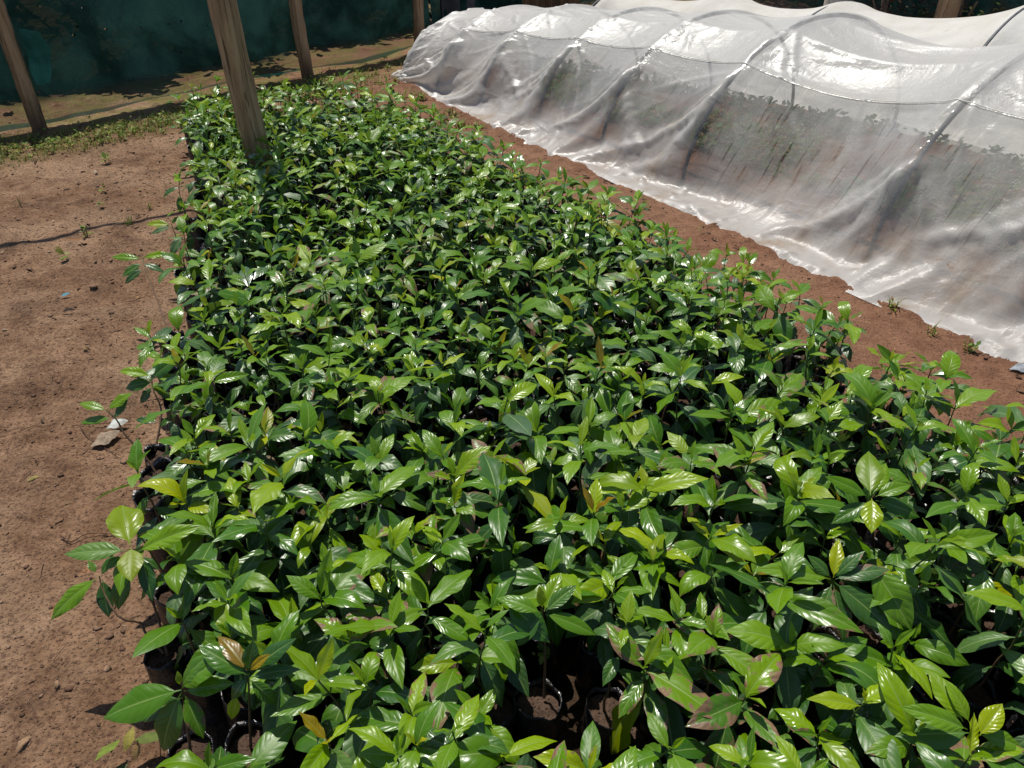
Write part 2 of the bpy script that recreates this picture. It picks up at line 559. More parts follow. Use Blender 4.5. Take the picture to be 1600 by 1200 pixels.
# tunnel frame of reference: s runs away along the tunnel, p runs across it
TO = np.array([1.11, 4.04, 0.0]); TA = np.array([-.553, .833, 0.0]); TP = np.array([.833, .553, 0.0])


def tw(s, p, z):
    s, p, z = np.broadcast_arrays(np.asarray(s, float), np.asarray(p, float), np.asarray(z, float))
    return TO + s[..., None] * TA + p[..., None] * TP + z[..., None] * np.array([0, 0, 1.0])


# ------------------------------------------------------------------ ground
def ground_z(x, y):
    x = np.asarray(x, float); y = np.asarray(y, float)
    near = np.exp(-((x / 14) ** 2 + ((y - 4) / 14) ** 2))
    lump = np.maximum(0, fbm(x * 13 + 5, y * 13, 2, 41) - .04) * np.clip(fbm(x * 1.7, y * 1.7, 2, 50) * 4 + .6, 0, 1)
    z = .030 * fbm(x * 1.1, y * 1.1, 3, 3) + .034 * fbm(x * 4.5, y * 4.5, 3, 9) + .017 * fbm(x * 17, y * 17, 3, 21) + .075 * lump
    z = z * near
    rel_s = (x - TO[0]) * TA[0] + (y - TO[1]) * TA[1]
    rel_p = (x - TO[0]) * TP[0] + (y - TO[1]) * TP[1]
    # mound at the tunnel's far foot
    z = z + .10 * np.exp(-(((rel_s - 3.95) / .45) ** 2 + ((rel_p - .35) / .5) ** 2))
    # flat under the bags
    inbed = (x > bed_left(y) - .02) & (x < bed_right(y) + .02) & (y < 5.8) & (y > .1)
    z = np.where(inbed, np.minimum(z * .3, .0), z)
    return z


def axis(lo, hi, step, far):
    c = np.arange(lo, hi + 1e-6, step)
    g = [step * 2.0]
    while sum(g) < far: g.append(g[-1] * 1.5)
    e = np.cumsum(g)
    return np.concatenate([lo - e[::-1], c, hi + e])


gx = axis(-4.4, 3.4, .020, 220); gy = axis(.5, 8.4, .020, 220)
GX, GY = np.meshgrid(gx, gy, indexing='ij')
GZ = ground_z(GX, GY)
# soil thrown over the foot of the clear sheet here and there
r_s = (GX - TO[0]) * TA[0] + (GY - TO[1]) * TA[1]; r_p = (GX - TO[0]) * TP[0] + (GY - TO[1]) * TP[1]
GZ = GZ + np.exp(-((r_p - .012) / .030) ** 2) * ((r_s > -3) & (r_s < 3.9)) * np.clip(.018 + .075 * fbm(r_s * 4.2, r_p * 3, 3, 61), 0, .05) * .75
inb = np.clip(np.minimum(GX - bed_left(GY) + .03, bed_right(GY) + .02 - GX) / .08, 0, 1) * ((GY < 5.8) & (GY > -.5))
GC = np.ones(GX.shape + (4,)); GC[..., :3] = (1 - .78 * inb)[..., None]  # shade between the plants put into the soil colour under the bed
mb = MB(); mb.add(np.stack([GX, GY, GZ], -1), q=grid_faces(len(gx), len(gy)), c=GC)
tag(link('ground', mb.mesh('ground', [M_SOIL])), 'bare reddish brown trodden soil around the seedling bed', None, None, 'structure')


# ------------------------------------------------------------------ leaves
def leaves_arrays(B, D, Nn, L, W, curl, fold, wave, tone, rn, dm, nu=11, nv=7):
    """vectorised leaf blades. D is the chord direction, Nn roughly the upper side"""
    B = np.asarray(B, float); D = np.asarray(D, float); Nn = np.asarray(Nn, float)
    k = len(B)
    D = D / np.linalg.norm(D, axis=1, keepdims=True)
    Nn = Nn - (Nn * D).sum(1, keepdims=True) * D
    Nn = Nn / (np.linalg.norm(Nn, axis=1, keepdims=True) + 1e-9)
    S = np.cross(Nn, D)
    col = lambda a: np.asarray(a, float)[:, None]
    c = np.maximum(np.abs(col(curl)), 1e-3) * np.sign(col(curl) + 1e-9)
    u = np.linspace(0, 1, nu)[None, :]
    half = c / 2
    # arch in the plane (D, N), starts at +c/2, ends at -c/2
    x = (np.sin(half) - np.sin(half - c * u)) / c
    z = (np.cos(half - c * u) - np.cos(half)) / c
    tx = np.cos(half - c * u); tz = np.sin(half - c * u)
    v = np.linspace(-1, 1, nv)[None, None, :]
    pet = .07
    uu = np.clip((u - pet) / (1 - pet), 0, 1)
    prof = np.sin(np.pi * np.clip(uu, 0, 1) ** .92) ** .86 * (1 - .28 * uu ** 3)
    prof = prof * np.where(uu > .86, 1 - .35 * (uu - .86) / .14, 1)
    prof = np.maximum(prof, .018 * (uu < .99) + .004)
    hw = prof * col(W) / 2                                           # k,nu
    Dv = D[:, None, :]; Nv = Nn[:, None, :]; Sv = S[:, None, :]
    mid = B[:, None, :] + col(L)[..., None] * (x[..., None] * Dv + z[..., None] * Nv)
    nu_ = (-tz)[..., None] * Dv + tx[..., None] * Nv                 # local normal
    f = col(fold)[..., None]
    av = np.abs(v)
    ph = np.asarray(rn, float)[:, None, None] * 20
    ruff = col(wave)[..., None] * av ** 2 * np.sin(u[..., None] * 15 + ph + v * 1.3) * col(W)[..., None] * .5
    ruff = ruff + col(wave)[..., None] * .5 * v * np.sin(u[..., None] * 5 + ph * 1.7) * col(W)[..., None] * .5
    lat = hw[..., None] * v * np.cos(f)
    up = hw[..., None] * av * np.sin(f) - hw[..., None] * av ** 2.6 * .22 + ruff * (prof[..., None])
    P = mid[:, :, None, :] + lat[..., None] * Sv[:, :, None, :] + up[..., None] * nu_[:, :, None, :]
    UV = np.stack(np.broadcast_arrays(np.broadcast_to(u[..., None], P.shape[:3]), np.broadcast_to(v, P.shape[:3])), -1)
    C = np.ones(P.shape[:3] + (4,))
    for i, a in enumerate((tone, rn, dm)):
        C[..., i] = np.asarray(a, float)[:, None, None]
    q = grid_faces(nu, nv)
    Q = (q[None] + (np.arange(k) * nu * nv)[:, None, None])
    return P.reshape(k, -1, 3), UV.reshape(k, -1, 2), C.reshape(k, -1, 4), Q


def add_leaves(mb, lv, m=0, nu=11, nv=7, off=(0, 0, 0)):
    if not lv: return
    cols = list(zip(*lv))
    P, UV, C, Q = leaves_arrays(*[np.array(x) for x in cols], nu=nu, nv=nv)
    mb.add(P.reshape(-1, 3) + np.asarray(off), q=Q.reshape(-1, 4), uv=UV, c=C, m=m)


def unit(v):
    v = np.asarray(v, float); return v / (np.linalg.norm(v) + 1e-9)


SUN_AZ_VEC = unit([-.42, .90, 0])        # towards the sun, on the ground
SUN_EL = math.radians(67)

BAG_H = .17


def seedling_parts(r, lean=(0, 0), height=None, kind='plain', size=1.0, bare=False):
    """returns stem polyline (local, origin on the ground under the bag) and its leaves"""
    h = height if height else r.uniform(.20, .31)
    top = np.array([lean[0] + r.gauss(0, .018), lean[1] + r.gauss(0, .018), BAG_H - .025 + h])
    b0 = np.array([r.gauss(0, .008), r.gauss(0, .008), BAG_H - .035])
    k = 8
    tt = np.linspace(0, 1, k)
    bow = np.array([r.gauss(0, .012), r.gauss(0, .012), 0])
    pts = b0 + (top - b0) * tt[:, None] + bow * np.sin(np.pi * tt)[:, None]
    pts[1:-1, :2] += np.array([[r.gauss(0, .003), r.gauss(0, .003)] for _ in range(k - 2)])
    rad = np.linspace(.0034, .0016, k)
    lv = []
    az = r.uniform(0, math.pi)
    npair = r.choice((5, 6, 6, 7))
    at = 1.0
    for i in range(npair):
        base = np.array([np.interp(at, tt, pts[:, j]) for j in range(3)])
        f = i / (npair - 1)
        for sd in (0, 1):
            if i > 2 and r.random() < (.6 if bare else .12): continue
            a = az + sd * math.pi + r.gauss(0, .22)
            if i == 0:
                el = r.uniform(.75, 1.35); Ln = r.uniform(.035, .075); tone = r.uniform(.5, .84)
                if kind == 'bronze': tone = r.uniform(.93, 1.0); Ln *= 1.1
                elif kind == 'yellow': tone = r.uniform(.84, .92)
            elif i == 1:
                el = r.uniform(.15, .75); Ln = r.uniform(.080, .125); tone = r.uniform(.46, .82)
                if kind == 'yellow': tone = r.uniform(.78, .88)
            elif i == 2:
                el = r.uniform(-.35, .4); Ln = r.uniform(.105, .150); tone = r.uniform(.20, .64)
            else:
                el = r.uniform(-.95, .05); Ln = r.uniform(.085, .14); tone = r.uniform(.0, .36)
            if r.random() < .012: tone = r.uniform(.88, .96)
            Ln *= size * 1.05 * r.uniform(.78, 1.18)
            if r.random() < .06: Ln *= .6
            W = Ln * r.uniform(.33, .46)
            d = np.array([math.cos(a) * math.cos(el), math.sin(a) * math.cos(el), math.sin(el)])
            el2 = el - r.uniform(.1, .35)
            dn = np.array([math.cos(a) * math.cos(el2), math.sin(a) * math.cos(el2), math.sin(el2)])
            n = np.array([-math.cos(a) * math.sin(el), -math.sin(a) * math.sin(el), math.cos(el)])
            if el > .7: n = -n if False else n
            n = unit(n + .12 * np.array([SUN_AZ_VEC[0], SUN_AZ_VEC[1], 1.0]) + np.array([r.gauss(0, .30), r.gauss(0, .30), 0]))
            dmg = 0.0
            if r.random() < (.05 if i < 2 else .2): dmg = r.uniform(.3, .85)
            if kind == 'scorched' and i in (1, 2, 3): dmg = r.uniform(.7, 1.0)
            lv.append((base, dn, n, Ln, W, (r.uniform(.3, 1.5) if r.random() > .1 else r.uniform(1.7, 2.6)) if i else r.uniform(-.2, .4), r.uniform(.12, .5) if i else r.uniform(.4, .8),
                       r.uniform(.05, .26), tone, r.random(), dmg))
        az += math.pi / 2 + r.gauss(0, .15)
        at -= (.05, .10, .13, .15, .15, .15, .15)[i] * r.uniform(.85, 1.3)
        at = max(at, .12)
    # withered scrap low on some stems
    return pts, rad, lv


def bag_mesh_arrays(r, sides=18, rings=8):
    a = np.linspace(0, 2 * math.pi, sides, endpoint=False)
    R = r.uniform(.046, .054)
    V = []
    ph = [r.uniform(0, 6.28) for _ in range(6)]
    hs = np.concatenate([np.linspace(0, BAG_H - .03, rings - 3), [BAG_H - .012, BAG_H, BAG_H - .014]])
    hs = np.maximum(hs, 0.0)
    for i, z in enumerate(hs):
        f = z / BAG_H
        rr = R * (1 + .05 * math.sin(f * 3)) * (1 + .07 * np.sin(2 * a + ph[0] + f * 2) * f + .035 * np.sin(5 * a + ph[1] + f * 6) + .03 * np.sin(9 * a + ph[2] - f * 9) + .02 * np.sin(13 * a + ph[3]))
        zz = z + (.010 * np.sin(2 * a + ph[4]) + .006 * np.sin(5 * a + ph[5])) * max(0, f - .5) * 2
        if i == len(hs) - 1: rr = rr * .93
        V.append(np.stack([rr * np.cos(a), rr * np.sin(a), zz], -1))
    V = np.array(V)
    return V.reshape(-1, 3), grid_faces(len(hs), sides, True)[:, ::-1], R


def soil_disc_arrays(r, R, sides=14):
    a = np.linspace(0, 2 * math.pi, sides, endpoint=False)
    V = [np.array([[0, 0, BAG_H - .024]])]
    for f in (.4, .75, .97):
        V.append(np.stack([R * f * np.cos(a), R * f * np.sin(a), BAG_H - .03 + .007 * rng.standard_normal(sides) * (f < .9)], -1))
    V = np.concatenate(V)
    t = [(0, 1 + j, 1 + (j + 1) % sides) for j in range(sides)]
    q = [(1 + k * sides + j, 1 + (k + 1) * sides + j, 1 + (k + 1) * sides + (j + 1) % sides, 1 + k * sides + (j + 1) % sides)
         for k in range(2) for j in range(sides)]
    return V, q, t


BAGS = []
for i in range(10):
    V, Q, R = bag_mesh_arrays(rnd)
    SV, SQ, ST = soil_disc_arrays(rnd, R)
    BAGS.append((V, Q, SV, SQ, ST, MB().add(V, q=Q).mesh('grow bag', [M_BAG]), MB().add(SV, q=SQ, t=ST).mesh('bag soil', [M_POT])))

# ---- hero seedlings read off the photograph: base (px,py,z), stems, leaves (from px,py,z -> to px,py,z, width ratio, tone, damage)
HEROES = [
    dict(label='two-stemmed seedling leaning over bare soil with one upright and one hanging yellow leaf', base=(259, 1024, .15),
         stems=[[(256, 1021, .15), (228, 990, .18), (219, 973, .2), (187, 965, .24), (162, 925, .28), (155, 900, .31)],
                [(262, 1024, .15), (244, 956, .24), (228, 918, .32), (203, 858, .42)]],
         leaves=[((203, 852, .42), (190, 790, .43), .62, .86, 0), ((204, 855, .42), (205, 908, .40), .62, .90, .3), ((197, 860, .42), (102, 866, .41), .34, .42, 0),
                 ((216, 862, .42), (314, 822, .46), .34, .62, 0), ((222, 868, .40), (238, 938, .34), .35, .1, 0), ((220, 870, .40), (248, 890, .37), .42, .3, 0),
                 ((190, 868, .40), (165, 890, .38), .5, .35, 0), ((152, 903, .31), (80, 968, .24), .33, .55, .5), ((196, 885, .36), (185, 952, .27), .38, .25, 0),
                 ((160, 905, .29), (170, 964, .22), .42, .2, .4), ((150, 895, .31), (138, 876, .33), .5, .45, 0), ((158, 898, .31), (178, 868, .34), .4, .4, 0)]),
    dict(label='thin wiry seedling arching over the soil with four leaves at its tip', base=(246, 742, .15),
         stems=[[(243, 738, .15), (226, 712, .20), (196, 680, .27), (183, 657, .31), (166, 641, .34)]],
         leaves=[((166, 641, .34), (124, 630, .35), .34, .72, 0), ((168, 640, .34), (206, 614, .38), .42, .68, 0), ((178, 655, .32), (200, 622, .36), .32, .15, 0), ((174, 654, .32), (126, 661, .29), .26, .45, 0)]),
    dict(label='zigzag stemmed seedling standing out from the bed edge against bare soil', base=(250, 715, .15),
         stems=[[(242, 705, .15), (252, 645, .24), (240, 610, .30), (236, 585, .34)]],
         leaves=[((236, 588, .34), (186, 580, .35), .36, .72, 0), ((238, 590, .34), (277, 561, .39), .46, .35, 0), ((240, 587, .34), (292, 598, .33), .3, .70, 0), ((238, 598, .32), (196, 607, .30), .48, .35, 0),
                 ((240, 597, .32), (260, 619, .29), .5, .58, 0), ((238, 605, .30), (220, 630, .25), .45, .1, 0), ((242, 610, .29), (273, 624, .25), .36, .12, 0), ((246, 660, .22), (212, 656, .22), .4, .1, 0), ((250, 668, .21), (270, 650, .23), .4, .2, 0)]),
    dict(label='lanky seedling with spreading drooping leaves leaning over the path', base=(268, 530, .15),
         stems=[[(264, 522, .15), (246, 470, .23), (230, 428, .30), (222, 402, .34)]],
         leaves=[((222, 405, .34), (174, 402, .34), .26, .5, 0), ((223, 403, .34), (270, 398, .35), .28, .68, 0), ((222, 412, .33), (191, 432, .29), .42, .35, 0), ((224, 412, .33), (258, 427, .29), .32, .2, 0), ((224, 420, .32), (195, 444, .27), .32, .08, 0)]),
    dict(label='seedling with one yellow side leaf and a hanging dark leaf by a black bag', base=(292, 430, .15),
         stems=[[(290, 425, .15), (284, 395, .22), (272, 362, .30), (268, 350, .33)]],
         leaves=[((266, 351, .33), (229, 350, .33), .38, .86, 0), ((268, 350, .33), (279, 338, .36), .4, .5, 0), ((270, 356, .32), (302, 362, .30), .42, .45, 0), ((284, 370, .29), (268, 400, .22), .5, .25, 0), ((268, 354, .33), (236, 366, .30), .3, .2, 0), ((286, 392, .24), (316, 402, .22), .4, .45, 0)]),
    dict(label='seedling whose broad glossy leaf reaches far out over bare soil, a darker leaf hanging below', base=(300, 1180, .15),
         stems=[[(298, 1178, .15), (291, 1120, .25), (283, 1074, .36)]],
         leaves=[((283, 1078, .36), (163, 1122, .31), .42, .56, 0), ((283, 1082, .35), (256, 1174, .22), .40, .3, .35), ((285, 1075, .36), (352, 1030, .42), .42, .55, 0), ((284, 1073, .36), (331, 1020, .42), .44, .4, 0),
                 ((288, 1080, .35), (366, 1068, .36), .42, .5, 0), ((288, 1085, .34), (318, 1153, .27), .4, .6, .7), ((281, 1070, .36), (277, 1048, .39), .4, .88, 0), ((285, 1090, .33), (215, 1125, .26), .32, .05, 0)]),
    dict(label='seedling with three bronze orange young leaves above grey-green ones', base=(392, 1170, .15),
         stems=[[(392, 1168, .15), (390, 1110, .27), (388, 1050, .40)]],
         leaves=[((386, 1048, .41), (341, 994, .43), .36, 1.0, 0), ((390, 1048, .41), (422, 1022, .45), .34, .98, 0), ((388, 1048, .40), (396, 1000, .46), .5, .2, 0), ((392, 1050, .40), (462, 998, .46), .34, .15, 0),
                 ((386, 1055, .40), (312, 1010, .44), .42, .38, 0), ((385, 1060, .39), (362, 1092, .35), .5, .22, 0), ((392, 1058, .39), (470, 1046, .40), .3, .1, 0), ((370, 1085, .34), (362, 1124, .29), .45, .9, .4), ((390, 1062, .38), (430, 1100, .32), .42, .3, 0)]),
    dict(label='bright yellow-green rosette with one upright and one hanging leaf above darker foliage', base=(1366, 880, .15),
         stems=[[(1366, 878, .15), (1364, 830, .28), (1362, 776, .43)]],
         leaves=[((1360, 774, .43), (1357, 706, .46), .46, .82, 0), ((1362, 778, .43), (1362, 832, .40), .52, .82, 0), ((1356, 776, .43), (1290, 745, .46), .36, .6, 0), ((1368, 776, .43), (1424, 758, .45), .42, .66, 0),
                 ((1364, 772, .43), (1384, 724, .46), .4, .7, 0), ((1368, 782, .42), (1436, 808, .37), .4, .4, 0), ((1358, 784, .42), (1300, 818, .37), .4, .3, 0), ((1366, 790, .40), (1400, 850, .33), .42, .15, 0)]),
    dict(label='seedling with large pale yellow-green upright leaves at the edge of the picture', base=(1520, 1178, .24),
         stems=[[(1522, 1190, .20), (1520, 1150, .34), (1518, 1135, .40)]],
         leaves=[((1530, 1150, .42), (1566, 1100, .45), .5, .86, .3), ((1515, 1130, .42), (1476, 1062, .46), .36, .76, 0), ((1512, 1140, .42), (1405, 1105, .44), .34, .5, 0), ((1516, 1145, .40), (1400, 1150, .38), .42, .45, 0), ((1505, 1128, .42), (1450, 1048, .45), .5, .74, 0), ((1530, 1148, .40), (1596, 1168, .38), .42, .6, 0)]),
    dict(label='seedling with a very large arching dark glossy leaf facing the sun', base=(840, 1100, .15),
         stems=[[(850, 1090, .15), (852, 1020, .28), (846, 950, .42)]],
         leaves=[((850, 955, .42), (876, 896, .45), .42, .66, 0), ((846, 958, .42), (775, 935, .43), .36, .55, 0), ((790, 938, .42), (858, 1003, .36), .48, .36, 0), ((852, 960, .42), (930, 992, .37), .34, .62, 0), ((846, 962, .41), (808, 1010, .35), .42, .2, 0), ((852, 955, .42), (900, 915, .45), .42, .2, 0), ((848, 950, .43), (842, 915, .48), .4, .9, 0)]),
    dict(label='dark leaved seedling with brown scorched leaf ends and a small upright shoot', base=(1290, 1010, .15),
         stems=[[(1290, 1008, .15), (1296, 950, .30), (1300, 905, .42)]],
         leaves=[((1298, 905, .42), (1180, 890, .44), .30, .62, 0), ((1302, 903, .42), (1310, 842, .46), .34, .9, .4), ((1305, 905, .42), (1390, 890, .44), .34, .15, .8), ((1304, 910, .42), (1392, 985, .35), .42, .12, 0),
                 ((1300, 912, .41), (1268, 988, .33), .42, .3, .95), ((1302, 914, .41), (1318, 1005, .32), .42, .18, .95), ((1298, 902, .42), (1262, 868, .46), .4, .2, 0), ((1304, 902, .42), (1350, 862, .47), .34, .25, .6), ((1360, 882, .44), (1424, 985, .36), .5, .44, 0)]),
]


def hero_local(h, r):
    b = at_z(*h['base'][:2], h['base'][2])
    g = np.array([b[0], b[1], 0.0])
    stems = [np.array([at_z(*s) for s in st]) - g for st in h['stems']]
    lv = []
    for (a, c, wr, tone, dm) in h['leaves']:
        A, C = at_z(*a), at_z(*c)
        d = C - A; Ln = np.linalg.norm(d)
        tocam = unit(np.array([0, 0, CH]) - A)
        n = unit(np.array([0, 0, .8]) + .7 * tocam + np.array([r.gauss(0, .12), r.gauss(0, .12), 0]))
        lv.append((A - g, d, n, Ln * 1.03, Ln * wr * 1.05, r.uniform(.3, .8), r.uniform(.15, .4), r.uniform(.06, .16), tone, r.random(), dm))
    return g, stems, lv


def build_seedling(loc, stems, lv, label, group, bag_i, rz, nu=12, nv=7):
    root = empty('coffee_seedling', loc, label, 'seedling', group)
    bg = link('grow_bag', BAGS[bag_i][5], root); bg.rotation_euler = (0, 0, rz)
    link('bag_soil', BAGS[bag_i][6], bg)
    m = MB()
    for pts, rad in stems:
        v, q, t, uv = tube(pts, rad, 6); m.add(v, q=q, t=t, uv=uv)
    link('stem', m.mesh('stem', [M_STEM]), root)
    m = MB(); add_leaves(m, lv, 0, nu, nv)
    link('foliage', m.mesh('foliage', [M_LEAF]), root)
    return root


def smooth_path(pts, k=14):
    pts = np.asarray(pts); n = len(pts)
    t = np.linspace(0, n - 1, k)
    out = np.zeros((k, 3))
    for i, tt in enumerate(t):
        j = min(int(tt), n - 2); f = tt - j
        p0 = pts[max(j - 1, 0)]; p1 = pts[j]; p2 = pts[j + 1]; p3 = pts[min(j + 2, n - 1)]
        out[i] = .5 * ((2 * p1) + (-p0 + p2) * f + (2 * p0 - 5 * p1 + 4 * p2 - p3) * f * f + (-p0 + 3 * p1 - 3 * p2 + p3) * f ** 3)
    return out


hero_pos = []
for i, h in enumerate(HEROES):
    g, st, lv = hero_local(h, rnd)
    hero_pos.append(g)
    stems = [(smooth_path(s), np.linspace(.0036, .0018, 14)) for s in st]
    build_seedling(tuple(g), stems, lv, h['label'], None, i % 10, rnd.uniform(0, 6.28), 14, 9)
hero_pos = np.array(hero_pos)

# ---- the rest of the bed
POST2 = at_z(399, 216, .37)[:2]
GAPS = [(860, 1120, 62), (1480, 985, 42), (1090, 690, 30), (930, 1080, 40), (1160, 640, 26), (1250, 1110, 45), (690, 300, 14), (860, 300, 12), (640, 1180, 20), (1070, 330, 14), (600, 470, 14), (730, 650, 16)]
EMPTY_BAGS = [((238, 772, .18), 'black polythene bag with a folded-in rim standing at the bed edge'),
              ((282, 535, .18), 'crumpled black polythene bag standing alone on the path side row')]
bag_pos = np.array([at_z(*b) for b, _ in EMPTY_BAGS])
spots = []
sp = .119
row = 0
y = .22
while y < 5.72:
    xl, xr = float(bed_left(y)), float(bed_right(y))
    x = xl + .045 + (sp * .5 if row % 2 else 0)
    while x < min(xr - .03, 2.6):
        px, py = x + rnd.gauss(0, .024), y + rnd.gauss(0, .024)
        p = np.array([px, py])
        ok = np.hypot(*(p - POST2)) > .10 and np.min(np.hypot(hero_pos[:, 0] - px, hero_pos[:, 1] - py)) > .09
        ok = ok and math.hypot(px, py) > .42 and np.min(np.hypot(bag_pos[:, 0] - px, bag_pos[:, 1] - py)) > .115
        if ok:
            X, Y, dep = project([px, py, .30])
            for gx_, gy_, gr in GAPS:
                if math.hypot(X - gx_, Y - gy_) < gr * .95: ok = False
        # thinner along the tunnel side
        edge = xr - px
        if ok and edge < .35 and y > 1.6 and rnd.random() < .12 * (1 - edge / .35) + (.03 if y > 2.4 else 0): ok = False
        if ok and rnd.random() < .045: ok = False
        if ok: spots.append((px, py, px - xl, edge, row))
        x += sp * rnd.uniform(.96, 1.06)
    y += sp * .866
    row += 1

plants = []
for (x, y, dl, dr, row) in spots:
    X, Y, dep = project([x, y, .42])
    inside = (-60 < X < 1660) and (-60 < Y < 1290) and dep > .1
    plants.append(dict(x=x, y=y, dl=dl, dr=dr, X=float(X), Y=float(Y), dep=float(dep), inside=inside))
vis = sorted([p for p in plants if p['inside']], key=lambda p: p['dep'])
N_IND = 300 - len(HEROES)
for p in vis[:N_IND]: p['ind'] = True

CLASSES = {
    'path': ('coffee seedling in a black bag on the outer row beside the bare path', 'outer row seedlings beside the wide path'),
    'tunnel': ('coffee seedling in a black bag at the ragged bed edge facing the plastic tunnel', 'edge seedlings facing the plastic tunnel'),
    'bronze': ('coffee seedling inside the bed with bronze orange shoot tips above dark leaves', 'bronze tipped seedlings'),
    'yellow': ('coffee seedling inside the bed with yellow-green young leaves at its top', 'yellow-green topped seedlings'),
    'scorched': ('coffee seedling inside the bed with brown scorched patches on its leaves', 'scorched leaf seedlings'),
    'plain': ('plain green coffee seedling packed among others inside the bed', 'plain green seedlings packed in the bed'),
}
far = MB()
n_far = 0
for k, p in enumerate(sorted(plants, key=lambda p: p['dep'])):
    r = random.Random(1000 + k)
    roll = r.random()
    kind = 'bronze' if roll < .06 else 'yellow' if roll < .16 else 'scorched' if roll < .26 else 'plain'
    cls = kind
    lean = [0, 0]
    if p['dl'] < .10:
        cls = 'path'; lean[0] -= r.uniform(0, .05)
        if cls == 'path': kind = 'plain'
    elif p['dr'] < .17 and p['y'] > 1.5:
        cls = 'tunnel'; lean[0] += r.uniform(0, .04); kind = 'plain'
    # patches of taller and shorter growth
    hh = .235 + .075 * fbm(np.array(p['x'] * 1.3), np.array(p['y'] * 1.3), 2, 5) * 2 + r.gauss(0, .040)
    hh = min(max(float(hh), .13), .37)
    if cls == 'tunnel': hh *= .84
    pts, rad, lv = seedling_parts(r, lean, hh, kind, r.uniform(.78, 1.18) * (1.10 if p['dep'] < 2.2 else .96), cls == 'path')
    if p.get('ind'):
        lab, grp = CLASSES[cls]
        nuv = (12, 7) if p['dep'] < 1.9 else (9, 5)
        build_seedling((p['x'], p['y'], 0), [(pts, rad)], lv, lab, grp, k % 10, r.uniform(0, 6.28), *nuv)
    else:
        off = np.array([p['x'], p['y'], 0])
        add_leaves(far, lv, 0, 8, 5, off)
        v, q, t, uv = tube(pts + off, rad, 4); far.add(v, q=q, uv=uv, m=1)
        V, Q, SV, SQ, ST, _, _ = BAGS[k % 10]
        a = r.uniform(0, 6.28); ca, sa = math.cos(a), math.sin(a)
        Rm = np.array([[ca, -sa, 0], [sa, ca, 0], [0, 0, 1]])
        far.add(V @ Rm.T + off, q=Q, m=2); far.add(SV @ Rm.T + off, q=SQ, t=ST, m=3)
        n_far += 1
o = link('seedlings', far.mesh('far seedlings', [M_LEAF, M_STEM, M_BAG, M_POT]))
tag(o, 'dense mass of smaller coffee seedlings filling the far part of the bed', 'seedlings', None, 'stuff')
print('plants', len(plants), 'visible', len(vis), 'far', n_far, 'last ind depth', vis[min(N_IND, len(vis)) - 1]['dep'])


# empty bags: two standing open at the bed's edge without a plant
for (px, py, pz), lab in EMPTY_BAGS:
    b = at_z(px, py, pz)
    i = rnd.randrange(10)
    root = empty('grow_bag', (b[0], b[1], 0), lab, 'grow bag', None)
    s = link('bag_wall', BAGS[i][5], root); s.scale = (1.08, 1.08, 1.05)
    link('bag_soil', BAGS[i][6], root)


